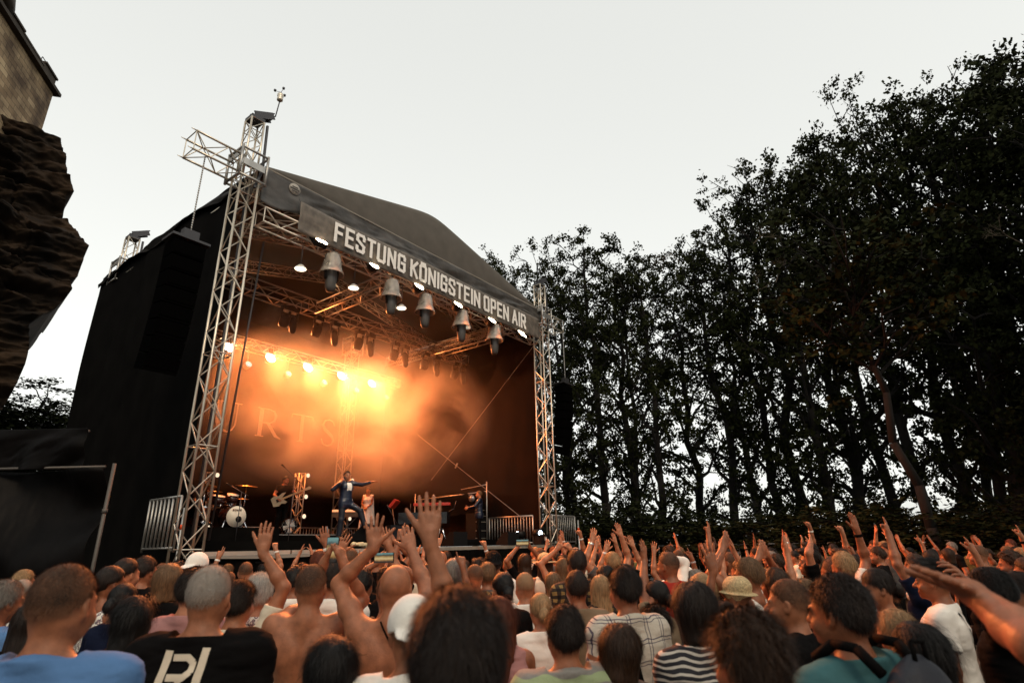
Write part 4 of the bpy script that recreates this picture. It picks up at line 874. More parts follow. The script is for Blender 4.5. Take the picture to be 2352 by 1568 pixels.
m.build('blade', mat('pale_plastic', (.55, .52, .47), .4), fan); m = MB(); m.box((0, 0, .02), (.3, .2, .03)); m.build('base', plastic, fan)
def wedge(s_, t_, z_, rz_, label):
    th = sthing('monitor_wedge', label, 'monitor speaker', 'floor monitor speakers', (s_, t_, z_)); th.rotation_euler[2] = SA+rz_
    m = MB(); m.prism([(-.24, 0), (.24, 0), (.24, .1), (-.08, .40), (-.24, .40)], (-.3, 0, 0), (0, 1, 0), (0, 0, 1), .6); m.build('cabinet', plastic, th)
    m = MB(); m.prism([(-.28, -.2), (.28, -.2), (.28, .2), (-.28, .2)], (0, .085, .262), (1, 0, 0), Vector((0, -.72, .68)), .008); m.build('grille', mat('speaker_grille', (.03, .03, .03), .6), th)
wedge(5.42, 1.95, .20, R(25), 'black wedge monitor under the singer\'s raised foot'); wedge(6.3, 1.9, .2, R(10), 'black wedge monitor right of the singer'); wedge(10.2, .7, 0, R(0), 'black wedge monitor at the right of the stage front'); wedge(7.9, .9, 0, 0, 'black wedge monitor before the grand piano')
def keyboard(s_, t_, z_, wd, rz_, label, body, tilt=0, stand=True, keys=True):
    th = sthing('keyboard', label, 'keyboard', 'electronic keyboards on the stage', (s_, t_, z_)); th.rotation_euler[2] = SA+rz_
    m = MB(); T = Matrix.Rotation(tilt, 3, 'X'); m.box((0, 0, 0), (wd, .30, .09), M=T); b_ = m.build('body', body, th)
    if keys:
        m = MB(); m.box(T@Vector((0, .08, .05)), (wd*.9, .13, .015), M=T); m.build('keys', mat('ivory_keys', (.6, .57, .5), .4), b_)
    if stand: m = MB(); m.path([(-.35, -.15, -.8), (.35, .15, -.05)], .015, 6); m.path([(.35, -.15, -.8), (-.35, .15, -.05)], .015, 6); m.build('stand', dsteel, th)
redm = mat('red_lacquer', (.42, .03, .015), .3, spec=.6)
keyboard(7.15, 5.0, 1.10, 1.0, R(-40), 'cream keyboard with red ends left behind the singer', mat('cream_plastic', (.62, .55, .42), .4), R(-30))
keyboard(7.9, 3.6, 1.35, .6, R(35), 'small orange-red keyboard tilted up left of the grand piano', redm, R(-50), keys=False)
keyboard(9.35, 3.3, 1.38, 1.25, R(-52), 'long red keyboard standing above the grand piano', redm, R(0), stand=False)
pn = sthing('grand_piano', 'black grand piano on bright metal legs with a red keyboard above it', 'piano', None, (8.95, 3.2, .0)); pn.rotation_euler[2] = SA-R(52)
m = MB(); m.prism([(-.85, -.4), (.75, -.4), (.8, .1), (.5, .5), (.0, .8), (-.6, .85), (-.85, .4)], (0, 0, .72), (1, 0, 0), (0, 1, 0), .36); m.build('case', mat('piano_lacquer', (.008, .008, .01), .12, spec=.6), pn)
for x, y in ((-.6, .2), (.55, -.2), (.1, .4)):
    m = MB(); m.tube((x, y, .72), (x-.18, y, 0), .028, 8); m.tube((x, y, .72), (x+.2, y, 0), .028, 8); m.build('leg', chrome, pn)
m = MB(); m.path([(.5, -.1, 1.08), (.5, -.1, 1.38)], .012, 6); m.path([(-.5, -.1, 1.08), (-.5, -.1, 1.38)], .012, 6); m.path([(.75, .0, 1.1), (.95, .0, 1.2), (1.02, .0, 1.45)], .010, 6); m.build('keyboard_bracket', dsteel, pn)
rk = sthing('equipment_rack', 'black equipment rack with pale metal shelves at the right side of the stage', 'rack', None, (11.0, 2.75, .0))
m = MB(); m.box((0, 0, .55), (.5, .5, 1.1)); m.build('case', plastic, rk)
for z in (.25, .5, .8, 1.0, 1.2): m = MB(); m.box((-.26, -.26, z), (.06, .02, .03)); m.box((-.0, -.262, z), (.5, .02, .02)); m.build('shelf_edge', alu, rk)
# side frame tubes over the keyboards at the right wall
fr = sthing('side_frame', 'horizontal steel tube frame with a clamped lamp above the right side of the stage', 'tube frame', None, (SW-.3, 2.4, 0)); m = MB(); m.tube((0, 0, 1.85), (-.1, 3.6, 1.75), .022, 8); m.tube((0, 0, 0), (0, 0, 2.2), .022, 8); m.tube((-.1, 3.6, 0), (-.1, 3.6, 2.0), .022, 8); m.tube((0, 0, 2.1), (-.05, 1.2, 2.0), .014, 6); m.build('tubes', steel, fr)
m = MB(); m.lathe([(.05, -.1), (.13, -.02), (.13, .1), (.06, .16)], (-.02, .7, 1.62), 16, Matrix.Rotation(R(60), 3, 'X')); m.box((-.02, .7, 1.76), (.28, .05, .05)); m.build('clamped_lamp', mat('lamp_shell', (.3, .3, .32), .3, .6), fr)
m = MB(); P = np.array([[(-.05, y, 1.84-.75*v+.03*math.sin(y*7)) for v in np.linspace(0, 1, 6)] for y in np.linspace(0, 3.6, 40)]); m.grid(P+np.array([.08, 0, .6])*0); m.build('shade_sheet', black, fr)  # black sheet stands in for the shaded void under the tube
# blue-white floor spots
bluew = emis('blue_white_glass', (.75, .88, 1.0), 7)
for s_, t_, aim_, lb in ((11.05, .95, (-.9, .2, .12), 'blue-white floor spot lamp shining left before the right railing'), (11.2, .1, (-.3, -.95, .0), 'blue-white floor spot lamp facing the audience at the right front tower')):
    th = sthing('floor_spot', lb, 'stage lamp', 'blue-white floor spot lamps', (s_, t_, .36)); a_ = Vector(aim_).normalized(); Q = a_.to_track_quat('Z', 'Y').to_matrix(); m = MB(); m.lathe([(.08, -.34), (.13, -.28), (.13, 0)], (0, 0, 0), 18, Q); m.build('housing', plastic, th)
    m = MB(); m.lathe([(.085, .002), (.07, .015)], (0, 0, 0), 18, Q); m.build('glass', bluew, th)
    m = MB(); m.box((0, 0, -.28), (.36, .3, .12)); m.path([(-.16, 0, -.25), (-.16, 0, 0)], .02, 5); m.path([(.16, 0, -.25), (.16, 0, 0)], .02, 5); m.build('yoke', plastic, th)
    lamp_light(th, tuple(a_*.06), aim_, 45, R(35), .4, (.55, .8, 1.0), .06)
cs = sthing('flight_case', 'black flight case lettered N at the foot of the right front tower', 'case', None, (11.1, -.0, 0)); m = MB(); m.box((.35, .1, .16), (.6, .4, .32)); m.build('case', plastic, cs); m = MB(); block_text(m, 'N', (.05, -.105, .12), (1, 0, 0), (0, 0, 1), .12, .02, 0, .12, .004); m.build('lettering', mat('white_print', (.8, .78, .74), .7), cs)
# bottles and a heap of pale cloths at the stage front
for i, (s_, t_, z_) in enumerate(((10.35, 3.0, .2), (10.5, 3.0, .2), (6.6, 5.3, .45))):
    th = sthing('water_bottle', ['clear water bottle on the right of the stage, left of a pair', 'clear water bottle on the right of the stage, right of a pair', 'clear water bottle standing on the bass riser edge'][i], 'bottle', 'water bottles on the stage', (s_, t_, z_))
    m = MB(); m.lathe([(.035, 0), (.035, .17), (.015, .22), (.015, .24)], (0, 0, 0), 12); m.build('bottle', mat('bottle_plastic', (.6, .7, .8), .1, trans=.6), th); m = MB(); m.lathe([(.017, .24), (.017, .26)], (0, 0, 0), 10); m.build('cap', plastic, th)
tw_ = MB(); F_ = Field((-.4, -.2, 0), (.4, .2, .3), .012); rg_ = np.random.default_rng(3)
for k in range(16): F_.ell((rg_.uniform(-.3, .3), rg_.uniform(-.1, .1), .05+rg_.uniform(0, .06)), (.06, .05, .05), .02)
F_.noise(.02, (25, 25, 25), 2); V_, Q_ = F_.mesh(); o = bpy.data.objects.new('towel_heap', npmesh('towel_heap', V_, Q_, mat('towel', (.62, .52, .32), .9))); place(o, S(4.15, .5, 0), SA); tag(o, 'heap of crumpled yellowish cloths on the stage edge left of the singer', 'towels')

# ================================================================ BAND
def P_(s_, t_, h_): return S(s_, t_, h_)
leather = mat('navy_leather', (.006, .012, .03), .32, spec=.6, bump=.3, bscale=25); trou = mat('navy_trousers', (.005, .008, .016), .6)
blk = FAB['black']
sg = figure(dict(H=1.80, top='long', inner=True, hair='short', strands=1500, sw=.0012, vox=.0075, zfine=.3, yaw=R(-18), collar=True, L=dict(w=(-.47, .43, 1.46), hand='open', pole=(0, -.3, -1), n=(0, 0, -1), d=(-.55, .8, .12)), Rr=dict(w=(.30, .13, 1.42), hand='grip', pole=(1, -.2, -.8), d=(-.3, .3, .8), n=(-1, 0, 0)),
                 legs=[[(-.088, 0, .92), (-.26, .30, .72), (-.36, .40, .34)], [(.088, 0, .92), (.12, .03, .50), (.12, -.015, .085)]]))
figure_object(sg, 'dark-haired singer in an open navy leather jacket pointing right with one foot on a monitor', SKIN[0], HAIR['black'], leather, trou, P_(4.75, 2.0, .21), R(-125), topname='jacket')
hm = sthing('microphone', 'black hand microphone held by the singer', 'microphone', None, (0, 0, 0)); M_ = Matrix.Rotation(R(-125), 3, 'Z'); hl = P_(4.75, 2.0, .21)+M_@Vector((.23, .20, 1.56)); hm.location = hl
m = MB(); m.lathe([(.012, -.16), (.017, 0), (.026, .02), (.026, .05), (.01, .07)], (0, 0, 0), 12, Matrix.Rotation(R(-40), 3, 'X')); m.build('body', plastic, hm)
bs = figure(dict(H=1.78, top='short', hair='short', beard=True, strands=1200, vox=.008, zfine=.3, yaw=R(35), pitch=R(-5), L=dict(w=(-.42, .36, 1.22), hand='grip', pole=(-.6, -.2, -1), d=(-.5, .5, .6), n=(.4, .3, -1)), Rr=dict(w=(.17, .27, 1.02), hand='relaxed', pole=(1, -.6, 0), d=(-.7, .3, -.6), n=(-.2, -.9, 0))))
figure_object(bs, 'bearded bass player in black short-sleeved shirt playing a cream bass guitar', SKIN[0], HAIR['black'], blk, blk, P_(5.3, 5.9, .45), R(-150))
bg_ = empty('bass_guitar', P_(5.3, 5.9, .45), R(-150), 'cream bass guitar with a long pale neck held by the bass player', 'bass guitar')
O_ = Vector((.14, .25, 1.02)); X_ = Vector((-.80, .30, .36)).normalized(); Y_ = Vector((.30, -.1, .95)); Y_ = (Y_-X_*Y_.dot(X_)).normalized()
cb = mat('cream_lacquer', (.55, .48, .34), .3); m = MB(); m.prism([(-.22, -.13), (-.08, -.17), (.02, -.12), (.12, -.17), (.2, -.14), (.13, -.06), (.10, .05), (.24, .15), (.14, .17), (.02, .12), (-.1, .17), (-.23, .12)], O_, X_, Y_, .045); m.build('body', cb, bg_)
m = MB(); m.prism([(.08, -.03), (.80, -.024), (.80, .024), (.08, .03)], O_+X_.cross(Y_)*.047, X_, Y_, .02); m.build('neck', mat('maple', (.55, .38, .2), .4), bg_)
m = MB(); m.prism([(.80, -.03), (.98, -.05), (1.0, 0), (.95, .05), (.80, .03)], O_+X_.cross(Y_)*.05, X_, Y_, .018); m.build('headstock', mat('maple_head', (.6, .45, .28), .4), bg_)
m = MB(); m.box(O_+X_*(-.05)+X_.cross(Y_)*.05, (.08, .1, .01), M=Matrix((X_, Y_, X_.cross(Y_))).transposed()); m.build('bridge', chrome, bg_)
dr = figure(dict(H=1.74, top='tee', hair='quiff', beard=True, strands=1200, vox=.008, yaw=R(-8), pitch=R(-22), L=dict(w=(-.20, .42, 1.05), hand='fist', pole=(-1, -.5, -.3), n=(0, 0, -1)), Rr=dict(w=(.25, .40, 1.02), hand='fist', pole=(1, -.5, -.3), n=(0, 0, -1)),
                 legs=[[(-.09, 0, .93), (-.2, .42, .93), (-.2, .46, .53)], [(.09, 0, .93), (.22, .42, .93), (.24, .46, .53)]]))
figure_object(dr, 'bearded drummer in black leaning over his drums', SKIN[0], HAIR['dark'], blk, blk, P_(2.72, 6.0, .13), R(-112))
for k, (x_, lb) in enumerate(((-.2, 'left'), (.25, 'right'))):
    ds = empty('drumstick', P_(2.72, 6.0, .13), R(-112), f"pale drumstick in the drummer's {lb} hand", 'drumstick', 'drumsticks'); m = MB(); m.tube((x_, .40, 1.03), (x_*.3, .82, 1.02), .009, 6, .006); m.build('stick', mat('stick_wood', (.55, .4, .22), .5), ds)
wm = figure(dict(H=1.68, fem=True, top='dress', hair='tied', vox=.008, pitch=R(-5), legs=[[(-.088, 0, .92), (-.09, .012, .50), (-.09, -.015, .085)], [(.088, 0, .92), (.08, .03, .50), (.07, .0, .085)]], bareleg=True, L=dict(w=(-.04, .23, .98), hand='relaxed', pole=(-1, -.4, 0), n=(0, -1, 0)), Rr=dict(w=(.04, .23, .98), hand='relaxed', pole=(1, -.4, 0), n=(0, -1, 0))))
wd_ = FAB['white']; wo_ = figure_object(wm, 'woman in a short white dress and long white cape standing behind the singer', SKIN[1], HAIR['black'], wd_, wd_, P_(8.75, 6.0, .42), R(178), topname='dress')
ang = np.linspace(-.25*math.pi, 1.25*math.pi, 50); zz = np.linspace(0, 1, 14)
P = np.array([[((.19+.10*v+.02*math.sin(a*9)*v)*math.cos(a), -.02-(.13+.12*v+.02*math.sin(a*9)*v)*math.sin(a), 1.42-1.30*v) for v in zz] for a in ang]); m = MB(); m.grid(P); o = m.build('cape', wd_, wo_); o.modifiers.new('t', 'SOLIDIFY').thickness = .006
gt = figure(dict(H=1.76, top='long', hair='short', vox=.008, L=dict(w=(-.22, .38, 1.15), hand='relaxed', pole=(-1, -.5, -.5)), Rr=dict(w=(.20, .36, 1.2), hand='relaxed', pole=(1, -.5, -.5))))
x_, _, _ = onT(1100, 1150, 2.5)
figure_object(gt, 'fair musician in a black jacket facing left at the right side of the stage', SKIN[0], HAIR['darkblond'], leather, blk, P_(x_, 2.5, .1), R(95), topname='jacket')

# ================================================================ STAGE SMOKE
sb = MB(); sb.box(((SW)/2, 4.3, 4.6), (SW-.7, 7.4, 6.0))
sm_ = bpy.data.materials.new('stage_smoke'); sm_.use_nodes = True; n = sm_.node_tree; n.nodes.clear()
out = n.nodes.new('ShaderNodeOutputMaterial'); pv = n.nodes.new('ShaderNodeVolumePrincipled'); tc = n.nodes.new('ShaderNodeTexCoord')
pv.inputs['Color'].default_value = (.9, .88, .85, 1); pv.inputs['Anisotropy'].default_value = .25
nz = n.nodes.new('ShaderNodeTexNoise'); nz.inputs['Scale'].default_value = .46; nz.inputs['Detail'].default_value = 4; nz.inputs['Distortion'].default_value = .9
n.links.new(tc.outputs['Object'], nz.inputs['Vector'])
cr = n.nodes.new('ShaderNodeMapRange'); cr.inputs['From Min'].default_value = .40; cr.inputs['From Max'].default_value = .66; cr.inputs['To Min'].default_value = .0; cr.inputs['To Max'].default_value = 1.0
n.links.new(nz.outputs['Fac'], cr.inputs['Value'])
# the cloud thins out towards its rim
vm = n.nodes.new('ShaderNodeVectorMath'); vm.operation = 'SUBTRACT'; vm.inputs[1].default_value = (8.1, 5.6, 4.7); n.links.new(tc.outputs['Object'], vm.inputs[0])
vs_ = n.nodes.new('ShaderNodeVectorMath'); vs_.operation = 'DIVIDE'; vs_.inputs[1].default_value = (5.4, 3.8, 2.7); n.links.new(vm.outputs[0], vs_.inputs[0])
ln_ = n.nodes.new('ShaderNodeVectorMath'); ln_.operation = 'LENGTH'; n.links.new(vs_.outputs[0], ln_.inputs[0])
fo = n.nodes.new('ShaderNodeMapRange'); fo.inputs['From Min'].default_value = 1.15; fo.inputs['From Max'].default_value = .1; fo.inputs['To Min'].default_value = 0; fo.inputs['To Max'].default_value = 1; n.links.new(ln_.outputs['Value'], fo.inputs['Value'])
mu = n.nodes.new('ShaderNodeMath'); mu.operation = 'MULTIPLY'; n.links.new(cr.outputs[0], mu.inputs[0]); n.links.new(fo.outputs[0], mu.inputs[1])
ma = n.nodes.new('ShaderNodeMath'); ma.operation = 'MULTIPLY_ADD'; ma.inputs[1].default_value = .62; ma.inputs[2].default_value = .006; n.links.new(mu.outputs[0], ma.inputs[0]); n.links.new(ma.outputs[0], pv.inputs['Density'])
n.links.new(pv.outputs[0], out.inputs['Volume'])
o = sb.build('smoke', sm_, None, SL, SA); tag(o, kind='stuff')
# ================================================================ CLIFF AND FORTRESS WALL ON THE LEFT
Y0c = 30.
prof = [(140, 318), (150, 350), (155, 400), (172, 435), (150, 443), (152, 468), (148, 492), (175, 522), (205, 563), (196, 585), (180, 632), (160, 640), (164, 668), (125, 708), (64, 748), (66, 800), (55, 842), (38, 882), (8, 935), (-40, 985), (-95, 1060), (-130, 1180), (-140, 1330)]
pw = [at(x, y, Y0c) for x, y in prof]; hz = np.array([p.z for p in pw])[::-1]; hx = np.array([p.x for p in pw])[::-1]
zz = np.linspace(-.5, hz.max(), 420); aa = np.concatenate([-np.linspace(14, .4, 20), np.linspace(0, 13, 150), np.linspace(13.3, 60, 120)])
A_, Z_ = np.meshgrid(aa, zz, indexing='ij'); dC = np.array([-.72, -.69]); nC = np.array([.69, -.72])
q = np.stack([A_*.22, A_*.1, Z_*.55], -1); st_ = fbm(q, 5, 31); led_ = np.abs(vnoise(np.stack([A_*.12, A_*0, Z_*1.1], -1), 44)); ful = fbm(np.stack([A_*.9, A_*0+3, Z_*2.2], -1), 3, 51)
rid = 1-np.abs(fbm(np.stack([A_*.35+Z_*.12, A_*0+9, Z_*.9+A_*.15], -1), 4, 71))*2.6
off = 2.2*st_+1.0*led_+.9*ful+1.0*rid-1.1; zq = Z_*.62+.8*vnoise(np.stack([A_*.25, A_*0, Z_*.3], -1), 61); saw = zq-np.floor(zq); zq2 = Z_*1.9+1.2*vnoise(np.stack([A_*.5, A_*0, Z_*.6], -1), 63); saw2 = zq2-np.floor(zq2); crk = np.exp(-(np.abs(vnoise(np.stack([A_*.55, A_*0+1, Z_*.16], -1), 66))/.05)**2); off = off+.95*saw**1.6+.38*saw2**1.5-.55*crk*np.clip(A_, 0, 1)+.28*fbm(np.stack([A_*3, A_*0, Z_*5], -1), 3, 68)-.5; sil = np.clip(np.abs(A_)/4., .42, 1)
X0c = np.interp(Z_, hz, hx); back = np.minimum(A_, 0); fwd = np.maximum(A_, 0)
PX = X0c+dC[0]*fwd+nC[0]*off*sil-back*(-.35); PY = Y0c+dC[1]*fwd+nC[1]*off*sil-back
PX = X0c+dC[0]*fwd+nC[0]*off*sil+back*.30
PX = PX+back*.75; P = np.stack([PX, PY, Z_], -1); m = MB(); m.grid(P)
# close the top of the rock
topc = P[:, -1]; m.add([tuple(p) for p in topc]+[(p[0]-12, p[1]+9, p[2]+.5) for p in topc], [(i, i+1, len(topc)+i+1, len(topc)+i) for i in range(len(topc)-1)], True)
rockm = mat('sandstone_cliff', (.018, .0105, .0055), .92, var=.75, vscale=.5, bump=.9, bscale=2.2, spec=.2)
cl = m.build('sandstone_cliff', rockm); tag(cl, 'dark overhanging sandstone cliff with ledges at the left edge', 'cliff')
# fortress wall
def blockmat():
    M = mat('sandstone_blocks', (.27, .20, .13), .9); n = M.node_tree; b = n.nodes['Principled BSDF']; tc = n.nodes.new('ShaderNodeTexCoord'); mp = n.nodes.new('ShaderNodeMapping'); mp.inputs['Rotation'].default_value = (R(90), 0, 0)
    br = n.nodes.new('ShaderNodeTexBrick'); br.inputs['Scale'].default_value = 1.0; br.inputs['Brick Width'].default_value = .9; br.inputs['Row Height'].default_value = .38; br.inputs['Mortar Size'].default_value = .015
    br.inputs['Color1'].default_value = (.42, .31, .19, 1); br.inputs['Color2'].default_value = (.24, .16, .09, 1); br.inputs['Mortar'].default_value = (.12, .09, .06, 1)
    n.links.new(tc.outputs['Object'], mp.inputs[0]); n.links.new(mp.outputs[0], br.inputs['Vector'])
    nz = n.nodes.new('ShaderNodeTexNoise'); nz.inputs['Scale'].default_value = .45; nz.inputs['Detail'].default_value = 7; n.links.new(tc.outputs['Object'], nz.inputs['Vector'])
    r = n.nodes.new('ShaderNodeValToRGB'); r.color_ramp.elements[0].position = .36; r.color_ramp.elements[0].color = (.22, .18, .15, 1); r.color_ramp.elements[1].position = .62; r.color_ramp.elements[1].color = (1.0, .98, .92, 1); n.links.new(nz.outputs['Fac'], r.inputs[0])
    mx = n.nodes.new('ShaderNodeMix'); mx.data_type = 'RGBA'; mx.blend_type = 'MULTIPLY'; mx.inputs[0].default_value = 1; n.links.new(br.outputs['Color'], mx.inputs[6]); n.links.new(r.outputs[0], mx.inputs[7]); n.links.new(mx.outputs[2], b.inputs['Base Color'])
    bp = n.nodes.new('ShaderNodeBump'); bp.inputs['Strength'].default_value = .9; bp.inputs['Distance'].default_value = .1; n.links.new(br.outputs['Fac'], bp.inputs['Height']); bp.invert = True; n.links.new(bp.outputs[0], b.inputs['Normal']); return M
blk_m = blockmat()
c1 = at(122, 216, 31.5); d2 = ray(33, 78); c2 = d2*((c1.z-CZ)/d2.z)+Vector((0, 0, CZ))
wd = Vector((c2.x-c1.x, c2.y-c1.y, 0)); Lw = wd.length; wd.normalize(); rzw = math.atan2(wd.y, wd.x); base_z = 14.
fw = empty('fortress_wall', (c1.x, c1.y, base_z), rzw, 'brown block fortress wall with a dark cornice standing on the cliff top', 'fortress wall')
Hw = c1.z-base_z; sgn = 1 if wd.cross(Vector((-c1.x, -c1.y, 0))).z > 0 else -1   # side of the camera
th_w = 6.
m = MB(); m.box((Lw/2+3, -sgn*th_w/2, Hw/2), (Lw+6, th_w, Hw)); m.build('wall', blk_m, fw)
dkst = mat('dark_sandstone', (.035, .025, .016), .9, var=.4, vscale=1)
m = MB(); m.box((Lw/2+2.9, -sgn*(th_w/2-.12), Hw+.10), (Lw+6.3, th_w+.5, .24)); m.build('cornice', dkst, fw)
pr_ = [(-.05, 1.5, 1.0), (1.7, 4.3, .6), (4.3, 7.2, .8), (7.6, Lw+3, .95)]
for a, b, h_ in pr_: m = MB(); m.box(((a+b)/2, -sgn*.55, Hw+.22+h_/2), (b-a, .9, h_)); m.box(((a+b)/2, -sgn*.55, Hw+.22+h_+.07), (b-a+.1, 1.1, .14)); m.build('parapet', dkst, fw)
m = MB(); m.path([(.1, -sgn*.5, Hw+1.3), (.1, -sgn*.5, Hw+1.9), (1.3, -sgn*.5, Hw+1.9), (1.5, -sgn*.5, Hw+1.2)], .03, 5); m.build('handrail', dsteel, fw)
# taller bastion nearer to the camera
e1 = at(-118, 78, 27.5); bt = empty('bastion', (e1.x, e1.y, base_z), rzw-.1*sgn, 'taller rounded fortress bastion at the top left corner', 'bastion')
m = MB(); m.lathe([(6, 0), (5.6, 19), (5.6, 19.05)], (5.6, 0, 0), 40); m.build('wall', blk_m, bt); m = MB(); m.lathe([(5.7, 19.0), (6.0, 19.1), (6.0, 19.7), (5.7, 19.8), (5.7, 21)], (5.6, 0, 0), 40); m.build('cornice', dkst, bt)

# ================================================================ TARPAULIN SCREEN IN THE LEFT FOREGROUND
Yt = 8.6; pa = at(-140, 991, Yt); pb = at(205, 990, Yt); pc = at(268, 1068, Yt)
sc_ = empty('tarpaulin_screen', (pa.x, Yt, 0), 0, 'black creased tarpaulin screen with a pale top rail left of the stage', 'tarpaulin screen')
Wt = pb.x-pa.x; Wc = pc.x-pa.x
m = MB(); m.tube((0, 0, pa.z), (Wt, 0, pb.z), .022, 8); m.build('top_rail', mat('dull_steel', (.10, .09, .08), .6, .5), sc_)
us = np.linspace(0, 1, 200); vs = np.linspace(0, 1, 50); U, V = np.meshgrid(us, vs, indexing='ij')
fold = .10*np.sin((U*Wt*5.5+V*2.6)+1.5*vnoise(np.stack([U*4, V*2, U*0], -1), 5))*(.3+.7*V)+.08*fbm(np.stack([U*Wt*3+V*1.5, V*2, U*0], -1), 3, 6)
m = MB(); m.grid(np.stack([U*Wt, -.03+fold*.8*np.minimum(1, V*4), pa.z-V*(pa.z-pc.z+.05)], -1)); o = m.build('upper_cloth', tarp, sc_); o.modifiers.new('t', 'SOLIDIFY').thickness = .006
m = MB(); m.tube((0, -.02, pc.z-.02), (Wc-.15, -.02, pc.z-.02), .02, 8); m.build('middle_rail', mat('dull_steel', (.10, .09, .08), .6, .5), sc_)
dx_ = U-.75; fold = .22*np.sin(7*np.sqrt(dx_**2*5+(V+.35)**2*3.2)+2.4*vnoise(np.stack([U*3, V*2.5, U*0], -1), 8))*(1-.5*V)+.10*fbm(np.stack([U*Wc*2, V*4, U*0], -1), 4, 9)
m = MB(); m.grid(np.stack([U*(Wc-.12), .03+fold*.9, (pc.z-.05)*(1-V)+.02*V], -1)); o = m.build('lower_cloth', tarp, sc_); o.modifiers.new('t', 'SOLIDIFY').thickness = .006
m = MB(); m.tube((Wc, -.05, 0), (Wc, -.05, pc.z+.02), .026, 8); [m.lathe([(.036, -.03), (.036, .03)], (Wc, -.05, z), 10) for z in (.7, 1.6, 2.5)]; m.build('post', mat('dull_steel', (.10, .09, .08), .6, .5), sc_)
# ================================================================ WIRE FENCE BEFORE THE TREES
fa, fb = Vector((5.5, 23.5, 0)), Vector((27, 14.5, 0)); Lf = (fb-fa).length; df = (fb-fa).normalized()
for i in range(8):
    a = fa+df*(Lf*i/8); L_ = Lf/8-.06; fn = empty('wire_fence_panel', tuple(a), math.atan2(df.y, df.x), ['leftmost', 'second', 'third', 'fourth', 'fifth', 'sixth', 'seventh', 'rightmost'][i]+' wire fence panel from the left, between the crowd and the trees', 'fence', 'wire fence panels before the trees')
    m = MB(); m.path([(0, 0, 0), (0, 0, 1.78), (L_, 0, 1.78), (L_, 0, 0)], .022, 6); m.build('frame', steel, fn); m = MB()
    for k in range(1, 14): m.tube((L_*k/14, 0, .1), (L_*k/14, 0, 1.76), .004, 3)
    for k in range(1, 6): m.tube((0, 0, k*.3), (L_, 0, k*.3), .004, 3)
    m.build('wires', steel, fn)

# ================================================================ TREES
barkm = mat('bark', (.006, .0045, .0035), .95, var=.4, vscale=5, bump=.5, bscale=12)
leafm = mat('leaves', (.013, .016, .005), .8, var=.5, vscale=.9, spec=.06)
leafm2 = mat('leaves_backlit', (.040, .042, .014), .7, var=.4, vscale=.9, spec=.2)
twigm = mat('dead_twig', (.11, .085, .06), .9)
def tree_meshes(seed, Ht, Rc, low=.15, lean=0., nl=11500, leaf=.27, fork=.45, open_=1.0):
    rg = np.random.default_rng(seed); tr = MB(); rnd = rg.uniform; tips = []
    def wob(p, q, n, amp):
        pts = [Vector(p)+(Vector(q)-Vector(p))*(i/n)+Vector(rg.normal(0, amp, 3))*(0 if i in (0,) else 1) for i in range(n+1)]; return pts
    r0 = Ht*(.0165 if seed != 555 else .013); ax = wob((0, 0, -.2), (lean*Ht, rnd(-.06, .06)*Ht, Ht*.93), 9, Ht*.010)
    tr.path(ax, [r0*(1-.92*(i/9))**.8+.02 for i in range(10)], 8)
    nb = 26
    for b in range(nb):
        f = low+(.97-low)*(b+rnd(0, .8))/nb; i = min(8, int(f*9)); p = ax[i]+(ax[i+1]-ax[i])*(f*9-i)
        wid = Rc*math.sin(math.pi*min(1, max(.12, (f-low*.5)/(1.06-low*.5))))**.7*rnd(.65, 1.15); az = b*2.4+rnd(-.5, .5)
        rise = wid*rnd(.35, 1.0)+Ht*.02; q = p+Vector((math.cos(az)*wid, math.sin(az)*wid, rise)); pts = wob(p, q, 4, wid*.07); rr = r0*.36*(1-f)+.035
        tr.path(pts, [rr*(1-.8*k/4)+.008 for k in range(5)], 5); tips.append((pts[-1], wid*.22)); tips.append((pts[3], wid*.2))
        for s in range(4):
            a = pts[1+s % 3]; az2 = az+rnd(-1.3, 1.3); l2 = wid*rnd(.25, .55); e = a+Vector((math.cos(az2)*l2, math.sin(az2)*l2, l2*rnd(-.1, .8))); tr.path(wob(a, e, 2, l2*.08), [rr*.45+.006, rr*.25+.006, .006], 4); tips.append((e, l2*.5+.35))
    # leaves in clumps around the twig ends
    C = np.array([t[0][:] for t in tips]); S_ = np.array([t[1] for t in tips])*.62+.30; wgt = S_**2; wgt *= rg.uniform(.25, 1.6, len(wgt)); wgt /= wgt.sum()
    sub = []; 
    idx = rg.choice(len(C), nl//34, p=wgt); cc = C[idx]+rg.normal(0, 1, (len(idx), 3))*S_[idx][:, None]*np.array([.8, .8, .55])
    Lc = np.repeat(cc, 34, 0)+rg.normal(0, .21, (len(cc)*34, 3))*np.array([1, 1, .6]); n = len(Lc)
    u = rg.normal(0, 1, (n, 3)); u[:, 2] *= .55; u /= np.linalg.norm(u, axis=1, keepdims=True); v = np.cross(u, rg.normal(0, 1, (n, 3))); v /= np.linalg.norm(v, axis=1, keepdims=True); sz = leaf*rg.uniform(.5, 1.15, (n, 1))*.5
    V = np.stack([Lc-u*sz, Lc+v*sz*.62, Lc+u*sz*.9, Lc-v*sz*.55], 1).reshape(-1, 3); F = np.arange(n*4).reshape(-1, 4)
    return tr.mesh('tree_trunk'), npmesh('tree_leaves', V, F, None, False)
variants = {}
